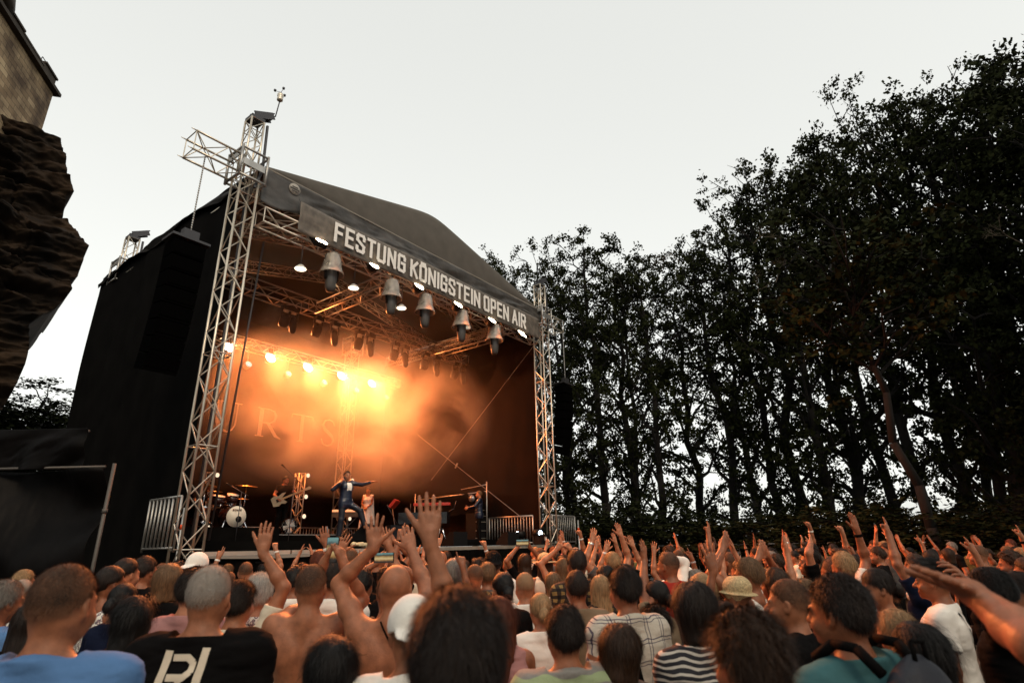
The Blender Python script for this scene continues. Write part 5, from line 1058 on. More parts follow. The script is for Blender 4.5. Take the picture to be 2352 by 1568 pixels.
def tree(px, Y, ytop, label, kind=0, lean=0., Rc=None, low=.12, rz=0., matl=None, group='trees behind and right of the stage', nl=11500):
    T = at(px, ytop, Y); Ht = T.z*.93; key = kind
    if key not in variants:
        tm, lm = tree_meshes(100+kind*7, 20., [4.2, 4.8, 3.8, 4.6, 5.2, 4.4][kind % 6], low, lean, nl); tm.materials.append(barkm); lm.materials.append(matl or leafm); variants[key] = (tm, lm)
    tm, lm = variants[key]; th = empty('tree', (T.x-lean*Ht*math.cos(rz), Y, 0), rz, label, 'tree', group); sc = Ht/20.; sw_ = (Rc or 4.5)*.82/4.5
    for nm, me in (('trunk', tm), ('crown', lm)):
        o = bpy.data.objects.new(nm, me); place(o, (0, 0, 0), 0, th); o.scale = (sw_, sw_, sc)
    return th
TL = [(1655, 30, 395, 5, 0, 3.8, 'narrow tree stepping up between the notch and the double top'), (1745, 27, 330, 2, 0, 3.8, 'narrow tree inside the double top'), (1835, 27, 270, 0, 0, 3.8, 'narrow tree left of the high group'), (2000, 24, 140, 1, 0, 3.8, 'narrow high tree left of the pointed top'), (2095, 23, 190, 5, 0, 3.8, 'narrow high tree right of the pointed top'), (2195, 21, 110, 2, 0, 3.8, 'narrow high tree beside the second highest'), (2290, 20, 75, 3, 0, 3.8, 'narrow high tree near the right edge'), (1400, 33, 520, 5, 0, 3.8, 'narrow tree right of the round-topped tree'), (1285, 34, 540, 4, 0, 3.6, 'narrow tree left of the round-topped tree'),
      (1092, 37, 508, 0, 0, 3.2, 'slim tree top rising left of the roof slope behind the stage'), (1160, 38, 560, 3, 0, 3.6, 'lower tree top just above the right roof slope'), (1228, 34, 512, 1, 0, 3.4, 'tree with a narrow top behind the right front tower'),
      (1345, 33, 490, 2, 0, 4.2, 'round-topped tree right of the right front tower'), (1452, 32, 532, 3, 0, 3.8, 'tree with a lower ragged top left of the notch in the tree line'), (1530, 35, 590, 4, 0, 4.2, 'lowest tree, filling the notch in the tree line'),
      (1592, 31, 482, 0, 0, 4.0, 'tree just right of the notch in the tree line'), (1695, 29, 325, 1, 0, 4.4, 'tall tree with a double top right of the notch'), (1790, 28, 305, 5, 0, 4.4, 'broad tree before the high trees on the right'), (1885, 26, 235, 2, 0, 4.2, 'tree at the foot of the highest group'),
      (1960, 25, 190, 4, 0, 4.0, 'high tree with bare twigs near its top'), (2045, 23, 160, 3, 0, 4.6, 'very high tree with a pointed top on the right'), (2140, 22, 185, 1, 0, 4.6, 'high tree between two higher tops on the right'), (2240, 20, 72, 0, 0, 4.6, 'second highest tree near the right edge'),
      (2330, 19, 55, 5, 0, 4.8, 'highest tree at the right edge of the photo'), (2440, 17, 40, 2, 0, 5.0, 'tree cut off by the right edge of the photo')]
for i, (px, Y, yt, kd, ln, rc, lb) in enumerate(TL):
    if i > 14 : pass
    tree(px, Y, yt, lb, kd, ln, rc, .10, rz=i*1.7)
for i, (px, Y, yt, kd, lb) in enumerate([(1280, 44, 640, 2, 'farther tree seen through the gap beside the right tower'), (1420, 45, 620, 4, 'farther dark tree behind the round-topped tree'), (1640, 42, 560, 3, 'farther dark tree behind the double-topped tree'), (1850, 38, 520, 0, 'farther tree behind the broad tree'), (2080, 34, 480, 1, 'farther tree seen low behind the very high tree'), (2270, 30, 440, 4, 'farther tree low behind the right-hand trees')]):
    tree(px, Y, yt, lb, kd, 0, 4.6, .1, rz=i*2.3+1, group='farther trees behind the front row')
# big leaning bare-stemmed tree on the right
tm, lm = tree_meshes(555, 12.0, 2.6, .62, -.17, 6000); tm.materials.append(barkm); lm.materials.append(leafm); variants[20] = (tm, lm)
tb = at(2185, 1240, 18.5); th = empty('tree', (tb.x, 18.5, 0), 0, 'tree with a thick bare stem leaning left on the right side', 'tree', 'trees behind and right of the stage')
for nm, me in (('trunk', tm), ('crown', lm)): o = bpy.data.objects.new(nm, me); place(o, (0, 0, 0), 0, th); o.scale = (1, 1, 1)
for i, (px, Y, yt, kd, lb) in enumerate([(40, 46, 880, 3, 'low dark tree between the cliff and the stage, the left one'), (120, 44, 862, 1, 'low dark tree touching the black side wall of the stage'), (-40, 42, 900, 4, 'low tree half hidden under the cliff'), (85, 40, 905, 0, 'lowest dark tree, nearest above the pale top rail'), (150, 42, 868, 5, 'low dark tree partly behind the black side wall'), (20, 39, 915, 2, 'low dark tree at the foot of the cliff')]):
    T = at(px, yt, Y); th = tree(px, Y, yt, lb, kd, 0, 8.5, .1, rz=i*2., group='low trees between the cliff and the stage')
for i, (X, Y, h_) in enumerate([(21, 8, 21), (22, 1, 20), (21, -6, 21), (17, -13, 20), (9, -17, 21), (0, -19, 20), (-9, -18, 21), (-17, -13, 20), (-22, -5, 20), (26, 4, 23), (14, -20, 22), (-4, -24, 23)]):  # unseen trees carry the wood round the audience, added to cut sky light
    tm, lm = variants[[0, 3, 1, 5, 2, 4][i % 6]]; th = empty('tree', (X, Y, 0), i*1.9, 'unseen tree of the wood, added round the audience to block sky light', 'tree', 'unseen trees added to block sky light')
    for nm, me in (('trunk', tm), ('crown', lm)): o = bpy.data.objects.new(nm, me); place(o, (0, 0, 0), 0, th); o.scale = (1.15*h_/20, 1.15*h_/20, h_/20.)
# understory shrubs under the trees
for i in range(16):
    f = i/15; px = 1290+f*1150; Y = 27-f*9+(i % 3)*1.2; T = at(px, 1175+(i*37 % 50), Y); key = 40+i % 2
    if key not in variants: tm, lm = tree_meshes(900+i, 6., 3.2, .05, 0, 7000, leaf=.24); tm.materials.append(barkm); lm.materials.append(leafm); variants[key] = (tm, lm)
    tm, lm = variants[key]; th = empty('shrub', (T.x, Y, 0), i*1.1, 'dark leafy shrub under the trees behind the fence, number '+str(i+1), 'shrub', 'shrubs under the trees behind the fence'); th['label'] = 'dark leafy shrub under the trees behind the wire fence'
    for nm, me in (('stem', tm), ('foliage', lm)): o = bpy.data.objects.new(nm, me); place(o, (0, 0, 0), 0, th); o.scale = (1., 1., T.z/6.)
# pale dead twigs
for i, (px, py, Y) in enumerate([(1780, 655, 24), (1745, 690, 24), (1560, 600, 26), (2350, 560, 17), (1950, 745, 21), (1730, 560, 24)]):
    p = at(px, py, Y); th = MB(); rg = np.random.default_rng(i)
    def tw_r(a, d, l, r, k):
        b = a+d*l; th.tube(a, b, r, 4, r*.6, cap=False)
        if k > 0:
            for _ in range(3): nd = (d+Vector(rg.normal(0, .6, 3))).normalized(); tw_r(b, nd, l*rg.uniform(.5, .85), r*.6, k-1)
    tw_r(Vector((0, 0, 0)), Vector((rg.uniform(-1, 1), 0, .6)).normalized(), .55, .016, 4); o = th.build('dead_branch', twigm, None, tuple(p)); tag(o, ['pale bare branch in the tree right of the notch', 'pale bare branch low before the double-topped tree', 'pale bare branch high in the tree by the notch', 'pale bare branch near the right edge of the photo', 'pale bare branch in the middle of the high trees', 'pale bare branch high in the double-topped tree'][i], 'branch')
# ================================================================ THE CROWD
from mathutils.bvhtree import BVHTree
TGT = S(5.5, 3.0)
def unitdepth(px, py, zc): return ray(px, py)*zc+Vector((0, 0, CZ))
def locate(px, top, hh, Hfix=None):
    """head top pixel and head height (photo px) -> standing position and height"""
    zc = FPX*.245/(hh*1024/2352); T = unitdepth(px, top, zc); H = T.z
    lo_, hi_ = (1.52, 1.93)
    if Hfix: H = Hfix
    if not (lo_ <= H <= hi_) or Hfix:
        H = min(max(H, lo_), hi_); d = ray(px, top)
        if abs(d.z) > .012:
            z2 = (H-CZ)/d.z
            if .75*zc < z2 < 1.35*zc: zc = z2
        T = unitdepth(px, top, zc)
    return T, H, zc
def drape(data, uv, H, off=.004, back=True):
    """points (x, z) laid on the back of the shirt"""
    if '_bvh' not in data: V, F = data['top'] if 'top' in data else data['body']; data['_bvh'] = BVHTree.FromPolygons([tuple(v) for v in V], [tuple(f) for f in F])
    out = []; sg = 1 if back else -1; last = -.1
    for x, z in uv:
        h = data['_bvh'].ray_cast(Vector((x, -sg*.8, z)), Vector((0, sg, 0)))
        y = h[0].y if h[0] is not None else last
        last = y; out.append(Vector((x, y-sg*off, z)))
    return out
def drape_strip(mb, data, p, q, wd, H, n=14, off=.004, back=True):
    p = Vector(p); q = Vector(q); d = (q-p).normalized(); nn = Vector((-d.y, d.x))*wd/2; pts = [p+(q-p)*i/n for i in range(n+1)]
    A = drape(data, [tuple(a-nn) for a in pts], H, off, back); M_ = drape(data, [tuple(a) for a in pts], H, off+.001, back); B = drape(data, [tuple(a+nn) for a in pts], H, off, back)
    k = n+1; mb.add(A+M_+B, [(i, i+1, k+i+1, k+i) for i in range(n)]+[(k+i, k+i+1, 2*k+i+1, 2*k+i) for i in range(n)], True)
PLACED = []
def phone(loc, rz, label, tilt=0., sc=1., land=False, scene=True):
    th = empty('phone', tuple(loc), rz, label, 'phone', 'phones held up in the crowd'); Q = Matrix.Rotation(R(tilt), 3, 'X'); wd, ht = (.15, .072) if land else (.072, .15)
    m = MB(); m.box((0, 0, 0), (wd, .009, ht), M=Q); m.build('case', plastic, th)
    M_ = bpy.data.materials.get('phone_screen')
    if not M_:
        M_ = emis('phone_screen', (1, .7, .3), .55); n = M_.node_tree; b = n.nodes['Principled BSDF']; tc = n.nodes.new('ShaderNodeTexCoord'); sx = n.nodes.new('ShaderNodeSeparateXYZ'); nz = n.nodes.new('ShaderNodeTexNoise'); nz.inputs['Scale'].default_value = 60
        n.links.new(tc.outputs['Generated'], sx.inputs[0]); n.links.new(tc.outputs['Object'], nz.inputs['Vector']); ad = n.nodes.new('ShaderNodeMath'); ad.operation = 'MULTIPLY_ADD'; ad.inputs[1].default_value = .22; n.links.new(nz.outputs['Fac'], ad.inputs[0]); n.links.new(sx.outputs['Z'], ad.inputs[2])
        r = n.nodes.new('ShaderNodeValToRGB'); els = [(.0, (.01, .01, .01)), (.22, (.03, .025, .02)), (.34, (.5, .25, .08)), (.52, (1, .75, .35)), (.72, (.55, .33, .1)), (.85, (.03, .04, .04)), (1.0, (.2, .4, .38))]
        while len(r.color_ramp.elements) < len(els): r.color_ramp.elements.new(.5)
        for e, (p, c) in zip(r.color_ramp.elements, els): e.position = p; e.color = (*c, 1)
        n.links.new(ad.outputs[0], r.inputs[0]); n.links.new(r.outputs[0], b.inputs['Emission Color'])
    m = MB(); m.box(Q@Vector((0, -.0055, 0)), (wd*.92, .002, ht*.95), M=Q); m.build('screen', M_, th); return th
def near(label, px, topy, hh, skin=0, hcol='dark', shirt='black', trouser='jeans', face=None, arms=None, H=None, **k):
    """a figure that the photograph shows singly; arms: {'L': (px, py, depth offset, hand)}"""
    T, Hh, zc = locate(px, topy, hh, H)
    fd = (TGT-Vector((T.x, T.y, 0))); rz = math.atan2(-fd.x, fd.y)
    if face is not None: rz = R(face)
    sc = Hh/1.75; sp = dict(k); sp['H'] = Hh; cr, sr = math.cos(-rz), math.sin(-rz)
    def loc_(p): d = p-Vector((T.x, T.y, 0)); return np.array([cr*d.x-sr*d.y, sr*d.x+cr*d.y, d.z])/sc
    for a, v in (arms or {}).items():
        if v[0] == 'l': sp['L' if a == 'L' else 'Rr'] = v[1]; continue
        wp = unitdepth(v[0], v[1], zc+v[2]); d = dict(w=loc_(wp), hand=v[3] if len(v) > 3 else 'open')
        if len(v) > 4 and v[4]: d['d'] = v[4]
        if len(v) > 5: d['n'] = v[5]
        if len(v) > 6: d['pole'] = v[6]
        sp['L' if a == 'L' else 'Rr'] = d
    sp.setdefault('wr', 1.7 if zc < 3.3 else 1.); sp.setdefault('vox', .0065 if zc < 4 else .0085); sp.setdefault('hvox', .006 if zc < 4 else .0075); sp.setdefault('seed', len(PLACED)*3+1)
    sp.setdefault('strands', 16000 if zc < 2.1 else (9000 if zc < 4 else 2500)); sp.setdefault('sw', .0006 if zc < 2.1 else .0009)
    data = figure(sp)
    o = figure_object(data, label, SKIN[skin], (STUB if sp.get('hair') == 'buzz' else HAIR)[hcol], FAB.get(shirt), FAB[trouser], (T.x, T.y, 0), rz, hatm=FAB.get(sp.get('hatc', 'white')), topname={'tank': 'tank_top', 'dress': 'dress'}.get(sp.get('top')))
    PLACED.append((T.x, T.y)); o['_zc'] = zc; return o, data, T, Hh, rz, zc
def strap(o, data, segs, wd=.03, name='strap', matl=None, off=.005):
    mb = MB(); [mb and drape_strip(mb, data, a, b, wd, 1, off=off) for a, b in segs]; return mb.build(name, matl or FAB['black'], o)
def chain(o, data, H, matl, r=.004):
    s = H/1.75; mb = MB(); n = 26; pts = []
    for i in range(n):
        a = math.pi*(.04+.92*i/(n-1)); pts.append(Vector((-.075*math.cos(a), -.025-.062*math.sin(a), 1.478-.02*math.sin(a)))*s)
    for p in pts: mb.lathe([(.001, -r), (r*1.2, 0), (.001, r)], p, 6)
    mb.build('necklace', matl, o)

def wristband(o, data, i, matl, r=.034, w=.012, up=.015, name='wristband'):
    W, d, n = data['_arms'][i]; d = Vector(d).normalized(); H_ = data['_head'][2]; el = Vector(W)-d*up; mb = MB()
    mb.lathe([(r*H_, -w), (r*1.06*H_, -w*.5), (r*1.06*H_, w*.5), (r*H_, w)], el, 16, d.to_track_quat('Z', 'Y').to_matrix(), caps=False); mb.build(name, matl, o)
# ---- nearest figures
near('man with thinning dark hair in a light blue shirt at the bottom left corner', 165, 1293, 166, 2, 'dark', 'blue', top='shirt', collar=True, hair='buzz', face=8, bw=1.12, yaw=R(-8))
o, d, T, H, rz, zc = near('grey crew-cut man in a black T-shirt with two cream stripes and a cream R', 492, 1296, 128, 2, 'grey', 'black', top='tee', hair='buzz', face=5, bw=1.22, beard=False, strands=9000)
mb = MB()
for a, b, w_ in (((-.072, 1.455), (-.11, 1.02), .030), ((.062, 1.46), (.03, 1.02), .030)): drape_strip(mb, d, (a[0]*H/1.75, a[1]*H/1.75), (b[0]*H/1.75, b[1]*H/1.75), w_, H)
for a, b in (((-.052, 1.395), (.008, 1.395)), ((.002, 1.397), (.026, 1.378)), ((.026, 1.382), (.026, 1.348)), ((.026, 1.352), (.002, 1.332)), ((.008, 1.334), (-.058, 1.334)), ((-.014, 1.334), (.028, 1.22)), ((-.040, 1.30), (-.085, 1.20))): drape_strip(mb, d, (a[0]*H/1.75, (a[1]+.036)*H/1.75), (b[0]*H/1.75, (b[1]+.036)*H/1.75), .024, H, 6, off=.0055)
mb.build('print', FAB['cream'], o)
near('tall dark-haired man whose blurred head fills the bottom centre', 1050, 1362, 280, 1, 'dark', 'black', top='tee', hair='short', face=12, bw=1.1, hs=1)
near('black-haired person low in front of the bare-backed man with a phone', 768, 1468, 150, 1, 'black', 'black', top='tee', hair='bob', fem=True, face=6)
o, d, T, H, rz, zc = near('bare-backed young man with cropped dark hair filming with a raised phone', 720, 1294, 96, 2, 'dark', None, top='none', hair='buzz', face=3, strands=6000, arms={'L': (742, 1298, .12, 'grip', (.3, .1, 1), (1, .3, 0), (-.4, .5, -1)), 'R': (790, 1298, .12, 'grip', (-.3, .1, 1), (-1, .3, 0), (.4, .5, -1))})
chain(o, d, H, mat('copper_chain', (.4, .2, .1), .3, 1.0), .003)
pp = unitdepth(763, 1262, zc+.16); phone(pp, R(3), 'upright phone held up by the bare-backed young man, showing the stage', -8)
o, d, T, H, rz, zc = near('bald man with a bare sunburnt back and thin strap, arm raised', 912, 1293, 104, 2, 'dark', None, top='none', hair='bald', face=-2, arms={'L': (858, 1258, .1, 'spread', (-.05, 0, 1), (0, 1, 0)), 'R': (945, 1262, .35, 'open')}, bw=1.05)
chain(o, d, H, mat('silver_chain', (.7, .68, .62), .25, 1.0), .005); s_ = H/1.75; strap(o, d, [((-.05*s_, 1.49*s_), (.12*s_, 1.22*s_))], .010)
near('man in white cap and white shirt stretching up one big arm', 948, 1376, 145, 2, 'dark', 'white', top='tee', slf=.35, collar=True, hair='buzz', hat='capback', face=10, arms={'R': (984, 1222, .10, 'open', (-.02, .05, 1), (0, 1, 0))}, hs=1.12, bw=1.05, vox=.0055)
o, d, *_x = near('man in white T-shirt behind the grey crew-cut man, one hand raised high', 556, 1335, 92, 2, 'dark', 'cream', top='tee', hair='short', face=-4, arms={'R': (604, 1268, .05, 'open', (0, .05, 1), (0, 1, 0))}, hs=1.08); wristband(o, d, 1, FAB['black'], up=.06, w=.005)
near('man in a grey, blue and green striped polo shirt holding a phone to his ear', 1293, 1392, 125, 2, 'dark', 'polo', top='tee', collar=True, hair='short', face=14, bw=1.2)
near('brown-haired woman leaning in beside the man in the striped polo shirt', 1402, 1437, 125, 1, 'brown', 'grey', fem=True, top='tee', hair='bob', face=30, roll=R(12))
o, d, T, H, rz, zc = near('dark-haired man in a white plaid shirt with a black strap', 1430, 1303, 92, 1, 'dark', 'plaid', top='shirt', collar=True, hair='short', face=22, bw=1.12)
s_ = H/1.75; strap(o, d, [((-.10*s_, 1.44*s_), (-.02*s_, 1.15*s_))], .028)
near('large brown curly head, blurred, at the bottom right of centre', 1702, 1418, 190, 1, 'brown', 'black', fem=True, top='tank', hair='curly', face=20, strands=12000)
near('dark short-haired man with a dark backpack over a teal and white shirt', 1912, 1323, 150, 1, 'dark', 'teal', top='tee', hair='short', face=26, yaw=R(10), bw=1.1)
BKP = PLACED[-1]
near('dark bob-haired woman in a black and white striped top', 1585, 1342, 116, 2, 'dark', 'stripes', fem=True, top='tee', hair='bob', face=12)
near('woman with tied blond hair in a white T-shirt', 1240, 1362, 80, 0, 'blond', 'white', fem=True, top='tee', hair='tied', face=10)
near('woman with long reddish brown hair at the centre, showing a bare shoulder', 1142, 1372, 100, 1, 'auburn', 'pink', fem=True, top='tank', hair='long', face=14)
near('profile of a woman with black bun hair and a round earring', 1502, 1333, 78, 1, 'black', 'beige', fem=True, top='tee', hair='tied', face=50, arms={'L': (1478, 1262, .25, 'open', (-.05, 0, 1), (0, 1, 0))})
near('woman with dark curly hair in a beige buttoned top', 1500, 1398, 84, 1, 'dark', 'beige', fem=True, top='tee', hair='curly', face=15)
near('person in a straw trilby hat right of the striped top', 1688, 1330, 78, 1, 'dark', 'white', top='tee', hair='buzz', hat='trilby', hatc='straw', face=35)
near('man with swept-back brown hair in profile behind the straw hat', 1712, 1283, 74, 1, 'darkblond', 'white', top='tank', hair='short', face=48, arms={'L': (1660, 1260, .1, 'open')})
near('red-lit man in a black T-shirt with a shaved head, seen in profile', 1800, 1328, 108, 2, 'dark', 'black', top='tee', hair='buzz', face=58, bw=1.15)
near('woman looking up in profile with tied dark hair and a black tank top', 2008, 1306, 84, 2, 'dark', 'black', fem=True, top='tank', hair='tied', face=78, pitch=R(-4))
o, d, T, H, rz, zc = near('young man in a white T-shirt with a black cross strap on the right', 2132, 1290, 82, 1, 'black', 'white', top='tee', hair='quiff', face=50)
s_ = H/1.75; strap(o, d, [((-.10*s_, 1.45*s_), (.12*s_, 1.18*s_))], .022)
near('woman with short blond hair beside the dark long-haired woman, right', 2045, 1403, 80, 0, 'blond', 'black', fem=True, top='tank', hair='bob', face=30)
near('woman with long dark hair low at the bottom right', 2092, 1432, 150, 1, 'black', 'black', fem=True, top='tee', hair='long', face=20)
near('dark-haired man in profile at the right edge', 2328, 1316, 88, 2, 'dark', 'black', top='tee', hair='short', face=78)
near('dark-haired person on the right stretching a spread hand over the crowd', 2262, 1308, 100, 1, 'black', 'black', top='tee', hair='short', face=52, arms={'L': (2185, 1288, -.55, 'claw', (-.75, .35, .9), (0, .5, -.4), (-1, -.6, -.5))}, hs=1.05)
near('blurred figure past the right edge reaching a hand into the picture', 2560, 1330, 215, 2, 'dark', 'black', top='tank', hair='short', face=48, arms={'L': (2235, 1362, .10, 'spread', (-1, .3, .35), (0, .4, -1), (-1, -.6, -.5))}, hs=1.0, H=1.82)
near('person with short grey hair in the far left corner', 22, 1335, 88, 1, 'grey', 'blue', fem=True, top='tee', hair='short', face=-25)
near('dark-haired woman in profile, left, wearing a small white flower', 262, 1300, 72, 1, 'dark', 'floral', fem=True, top='tank', hair='tied', face=-30)
near('woman with a bare back in a pink pinstriped dress on the left', 296, 1282, 64, 0, 'dark', 'pinkstripe', fem=True, top='dress', hair='tied', face=-20)
near('woman with long black hair between the blue shirt and the black T-shirt', 318, 1372, 100, 1, 'black', 'black', fem=True, top='tee', hair='long', face=-5)
near('woman with a smooth brown-blond bob in a black top on the left', 396, 1298, 70, 0, 'darkblond', 'black', fem=True, top='tee', hair='bob', face=-8)
near('man in a dusty pink T-shirt behind the grey crew-cut man', 452, 1308, 86, 0, 'dark', 'pink', top='tee', hair='short', face=-6)
near('person in a bright white cap near the left tower', 458, 1272, 54, 1, 'dark', 'black', top='tee', hair='buzz', hat='capback', face=-12)
near('dark tall man standing under the slatted railing on the left', 345, 1245, 58, 2, 'dark', 'black', top='tee', hair='short', face=-15, H=1.88)
near('woman with short white hair in a floral blouse', 602, 1318, 82, 0, 'white', 'floral', fem=True, top='tee', hair='short', face=0)
near('dark-haired man in a white collared shirt behind the phone', 768, 1286, 76, 1, 'dark', 'white', top='shirt', collar=True, hair='short', face=2, bw=1.05)
near('person with cropped red hair before the singer', 738, 1263, 52, 2, 'auburn', 'black', top='tank', hair='short', face=4)
near('short-haired man in black left of the spread hand', 806, 1252, 50, 0, 'brown', 'black', top='tee', hair='buzz', face=5)
near('person in a black cap beside a wristwatch arm, below the singer', 872, 1243, 46, 1, 'black', 'black', top='tee', hair='buzz', hat='cap', hatc='black', face=8, arms={'R': (905, 1243, 0, 'horns')})
near('woman with a long silvery blond bob right of the big arm', 1046, 1285, 62, 0, 'grey', 'white', fem=True, top='tee', hair='bob', face=8)
near('person in a black cap with white lettering below the piano', 1132, 1268, 50, 1, 'black', 'white', top='tee', hair='short', hat='capback', hatc='black', face=14)
near('bald man in a white top below the piano', 1012, 1264, 44, 2, 'dark', 'white', top='tank', hair='bald', face=12)
near('short-haired ginger-blond woman before the black-capped person', 1118, 1292, 54, 1, 'darkblond', 'grey', fem=True, top='tee', hair='short', face=12)
near('tall dark-haired man in a yellow and black checked shirt', 1322, 1264, 58, 1, 'dark', 'check', top='shirt', hair='short', face=18, H=1.86)
near('man with dark hair in a brown shirt left of the plaid shirt', 1322, 1312, 74, 1, 'dark', 'beige', top='shirt', hair='short', face=12)
near('blond woman with long hair clipped back beside the plaid shirt', 1376, 1322, 62, 0, 'blond', 'check', fem=True, top='tee', hair='long', face=18)
near('man in a white long-sleeved shirt holding a hand over his head', 1530, 1268, 54, 0, 'dark', 'white', top='shirt', hair='short', face=40, arms={'R': (1548, 1285, .05, 'flat', (-1, .1, .3), (0, 0, -1))})
near('person in a straw sun hat near the right tower', 1250, 1272, 42, 1, 'brown', 'cream', fem=True, top='tank', hair='long', hat='sunhat', hatc='straw', face=14)
near('woman with highlighted brown hair under raised arms at the right tower', 1292, 1282, 46, 0, 'darkblond', 'black', fem=True, top='tank', hair='long', face=16, arms={'L': (1278, 1262, 0, 'fist'), 'R': (1312, 1262, 0, 'fist')})
near('woman with long straight blond hair left of the blurred raised arm', 1606, 1318, 76, 0, 'blond', 'grey', fem=True, top='tee', hair='long', face=22)
near('person lifting a thick blurred arm with a wide open hand, right of centre', 1652, 1385, 90, 1, 'brown', 'grey', fem=True, top='tee', hair='bob', face=22, arms={'L': (1638, 1300, .0, 'spread', (-.1, 0, 1), (0, 1, 0))}, hs=1.25)
near('person with a shaved head in profile in the right half of the crowd', 1905, 1278, 52, 2, 'dark', 'black', top='tee', hair='buzz', face=70)
near('man with greying hair in profile in the right half of the crowd', 1962, 1274, 54, 2, 'dark', 'white', top='tee', hair='short', face=66)
near('dark-haired person in profile whose raised hand shows red light', 1856, 1262, 50, 2, 'dark', 'black', top='tee', hair='quiff', face=66, arms={'L': (1862, 1248, .0, 'wave')})
near('person raising one long pale arm with a flat palm on the right', 1838, 1330, 70, 0, 'darkblond', 'black', fem=True, top='tank', hair='long', face=52, arms={'L': (1803, 1248, .1, 'open', (0, 0, 1), (0, 1, 0))})
near('person with both hands high left of the pale arm', 1772, 1305, 70, 2, 'brown', 'black', fem=True, top='tank', hair='long', face=40, arms={'L': (1742, 1280, .0, 'spread'), 'R': (1762, 1275, .1, 'open')}, hs=1.1)
# backpack of the man at the right (hangs on him: a thing of its own)
bx_, by_ = BKP; fz = R(26); bp_ = empty('backpack', (bx_+.24*math.sin(fz), by_-.24*math.cos(fz), 1.10), fz, 'dark backpack on the back of the man with short dark hair, right', 'backpack')
F_ = Field((-.22, -.16, -.1), (.22, .14, .52), .008); F_.ell((0, 0, .18), (.17, .10, .28), .05); F_.ell((0, -.06, .08), (.13, .07, .14), .04); F_.noise(.012, (8, 8, 8), 3); V_, Q_ = F_.mesh()
o = bpy.data.objects.new('bag', npmesh('backpack_bag', V_, Q_, mat('backpack_cloth', (.012, .014, .022), .6, bump=.2, bscale=40))); place(o, (0, 0, 0), 0, bp_)
m = MB(); m.path([(-.03, -.02, .44), (-.03, -.02, .50), (.03, -.02, .50), (.03, -.02, .44)], .008, 6); m.build('handle', FAB['black'], bp_)
for sd in (-1, 1): m = MB(); m.path([(sd*.10, .05, .40), (sd*.11, .12, .47), (sd*.115, .2, .475), (sd*.12, .28, .42)], .018, 6); m.build('strap', FAB['black'], bp_)
# a few more phones held up
phone(unitdepth(1200, 1246, 6.6), R(-5), 'phone held sideways above the crowd before the right railing', 0, 1, True)
near('person holding a phone sideways above the crowd before the right railing', 1203, 1272, 37, 1, 'brown', 'black', fem=True, top='tee', hair='long', arms={'L': (1189, 1256, -.1, 'grip', (.3, .1, 1), (1, .2, 0)), 'R': (1217, 1256, -.1, 'grip', (-.3, .1, 1), (-1, .2, 0))}, vox=.0065)
phone(unitdepth(882, 1280, 4.3), R(0), 'phone held sideways behind the bald man', 0, 1, True)
near('person holding a phone sideways, hidden behind the bald man', 886, 1302, 54, 1, 'dark', 'black', top='tee', hair='short', arms={'L': (866, 1292, -.1, 'grip', (.3, .1, 1), (1, .2, 0)), 'R': (900, 1292, -.1, 'grip', (-.3, .1, 1), (-1, .2, 0))}, vox=.0065)

# ---- the crowd behind: figures in a few builds, each with its own clothes and place
UP = lambda s, x, y, z, h='open', **k: dict(w=(s*x, y, z), hand=h, **k)
BUILDS = [
 (dict(hair='short', top='tee'), 'short', 'T-shirt', 'arms down', 0), (dict(hair='long', top='tank', fem=True), 'long', 'tank top', 'arms down', 1), (dict(hair='bob', top='tee', fem=True), 'bobbed', 'T-shirt', 'arms down', 1),
 (dict(hair='buzz', top='tee'), 'cropped', 'T-shirt', 'arms down', 0), (dict(hair='tied', top='tee', fem=True), 'tied', 'T-shirt', 'arms down', 1), (dict(hair='curly', top='shirt'), 'curly', 'shirt', 'arms down', 0),
 (dict(hair='short', top='tee', Rr=UP(1, .26, -.02, 1.92)), 'short', 'T-shirt', 'right hand up', 0), (dict(hair='long', top='tank', fem=True, L=UP(-1, .22, .12, 1.93, 'spread')), 'long', 'tank top', 'left hand up', 1),
 (dict(hair='short', top='tee', L=UP(-1, .24, .05, 1.88, 'wave'), Rr=UP(1, .2, .02, 1.93, 'open')), 'short', 'T-shirt', 'both hands up', 0),
 (dict(hair='tied', top='tank', fem=True, L=UP(-1, .1, .18, 1.92, 'flat', n=(1, .1, 0)), Rr=UP(1, .1, .18, 1.92, 'flat', n=(-1, .1, 0))), 'tied', 'tank top', 'clapping overhead', 1),
 (dict(hair='bob', top='tee', fem=True, Rr=UP(1, .30, .12, 1.86, 'point')), 'bobbed', 'T-shirt', 'pointing up', 1), (dict(hair='quiff', top='tee', Rr=UP(1, .16, -.02, 1.95, 'fist')), 'swept-up', 'T-shirt', 'fist raised', 0),
 (dict(hair='long', top='tank', fem=True, Rr=UP(1, .34, .05, 1.84, 'wave'), L=UP(-1, .32, .0, 1.86, 'wave')), 'long', 'tank top', 'both arms spread up', 1), (dict(hair='buzz', top='tee', L=UP(-1, .18, .12, 1.94, 'peace')), 'cropped', 'T-shirt', 'left fingers raised', 0)]
CD = []
for i, (sp, *_r) in enumerate(BUILDS):
    sp = dict(sp); sp.update(H=1.75, vox=.0080, seed=i*5+2, strands=1300, sw=.0016, yaw=R([0, 8, -8, 4][i % 4])); CD.append(figure(sp))
rg = np.random.default_rng(21); cand = []
cols = [('black', 17), ('white', 5), ('navy', 3), ('grey', 3), ('beige', 2), ('red', 1), ('pink', 1), ('teal', 1), ('green', 2), ('blue', 1), ('cream', 2), ('stripes', 1), ('floral', 1), ('check', 1)]
cn = [c for c, k in cols for _ in range(k)]; hc_ = ['dark']*6+['black']*4+['brown']*5+['darkblond']*3+['blond']*3+['grey']*2+['auburn']*1
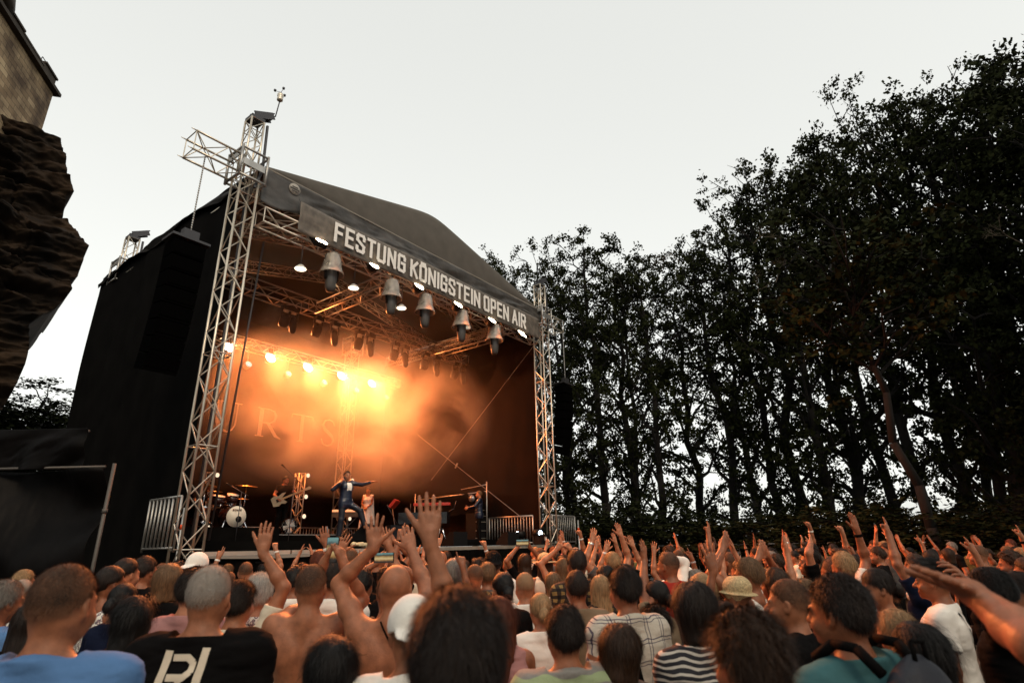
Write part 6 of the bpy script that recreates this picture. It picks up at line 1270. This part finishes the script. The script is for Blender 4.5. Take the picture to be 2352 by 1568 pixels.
cname = {'stripes': 'striped', 'floral': 'flowered', 'check': 'checked', 'green': 'olive'}; hname = dict(dark='dark brown', black='black', brown='brown', darkblond='dark blond', blond='blond', grey='grey', auburn='auburn')
made = []; y = 3.9
while y < 15.5:
    x = -y*.98-.4
    while x < y*1.08:
        X, Y = x+rg.uniform(-.16, .16), y+rg.uniform(-.2, .2); x += .60+.02*y
        t_ = -math.sin(SA)*(X-SX)+math.cos(SA)*(Y-SY); s_ = math.cos(SA)*(X-SX)+math.sin(SA)*(Y-SY)
        if t_ > -1.15 and s_ > -2.5 and s_ < 14.5: continue
        if s_ <= -2.5 and (Y > 8.0 or X < -6.2 and Y > 6.5): continue
        if s_ >= 14.5 and (Y-23.5)*(27-5.5)-(X-5.5)*(14.5-23.5) > -60: continue
        if rg.random() < (.10 if y < 8 else .22): continue
        if min((X-a)**2+(Y-b)**2 for a, b in PLACED) < .40**2: continue
        PLACED.append((X, Y)); made.append((X, Y))
    y += .58+.03*y
def project(P):
    d = Vector(P)-Vector((0, 0, CZ)); xc, yc, zc = d.dot(_X), d.dot(_Y), d.dot(_F); return (512+FPX*xc/zc)*2352/1024, (341.3-FPX*yc/zc)*2352/1024, zc
keep = []
for X, Y in made:
    px, py, zc = project((X, Y, 1.7))
    if -60 < px < 2420: keep.append((X, Y, px, zc))
keep.sort(key=lambda k: k[3]); keep = keep[:215]
prot = {}; labs = []
zone = lambda px: 'under the black side wall' if px < 380 else 'below the drum kit' if px < 640 else 'below the singer' if px < 900 else 'below the piano' if px < 1170 else 'at the right tower' if px < 1400 else 'right of the tower' if px < 1700 else 'before the middle trees' if px < 2000 else 'before the right fence'
for X, Y, px, zc in keep:
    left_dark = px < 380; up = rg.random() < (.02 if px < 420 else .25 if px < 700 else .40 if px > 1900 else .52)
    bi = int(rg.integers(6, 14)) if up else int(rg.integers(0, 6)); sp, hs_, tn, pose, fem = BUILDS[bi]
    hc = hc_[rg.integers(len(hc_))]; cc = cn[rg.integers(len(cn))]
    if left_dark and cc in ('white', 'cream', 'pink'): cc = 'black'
    sk = SKIN[[0, 1, 2, 2, 0, 1, 2, 0, 1, 2][rg.integers(10)]] if rg.random() > .03 else SKIN[3]
    fd = TGT-Vector((X, Y, 0)); rz = math.atan2(-fd.x, fd.y)+rg.normal(0, .25); H = float(np.clip(rg.normal(1.68 if fem else 1.76, .055), 1.55, 1.86))
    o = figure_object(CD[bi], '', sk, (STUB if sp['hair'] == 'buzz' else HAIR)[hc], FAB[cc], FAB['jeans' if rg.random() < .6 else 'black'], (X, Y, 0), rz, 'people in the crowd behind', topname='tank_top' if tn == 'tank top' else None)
    o.scale = (H/1.75,)*3
    if bi > 5 and rg.random() < .45: wristband(o, CD[bi], 0 if (bi in (7, 8, 9, 12, 13) and rg.random() < .6) or bi in (7, 13) else 1, [FAB['black'], FAB['black'], mat('silver_band', (.6, .6, .6), .3, .9), FAB['white']][rg.integers(4)], up=.03 if rg.random() < .6 else .06)
    labs.append((o, f"{'woman' if fem else 'man'} with {hs_} {hname[hc]} hair, {cname.get(cc, cc)} {tn}, {pose}", zone(px), px, zc))
from collections import defaultdict
g1 = defaultdict(list)
for L in labs: g1[L[1]+', '+L[2] if True else 0].append(L)
def words(s): return len(s.split())
ordn = ['leftmost', 'second from left', 'third from left', 'fourth from left', 'fifth from left', 'sixth from left', 'seventh from left']
for key, ls in g1.items():
    ls.sort(key=lambda l: l[3])
    for i, l in enumerate(ls):
        s = key if len(ls) == 1 else key+', '+(ordn[i] if len(ls) > 2 else ['left one', 'right one'][i])
        for a_, b_ in ((' with ', ', '), (' hair,', '-haired,'), ('arms down, ', ''), (' from left', ''), ('under the black side wall', 'under black side wall'), ('before the ', 'before '), ('right of the tower', 'right of tower'), ('below the ', 'below ')):
            if words(s) > 16: s = s.replace(a_, b_, 1)
        l[0]['label'] = s
print('crowd', len(PLACED), len(keep), 'script', time.time()-T00)
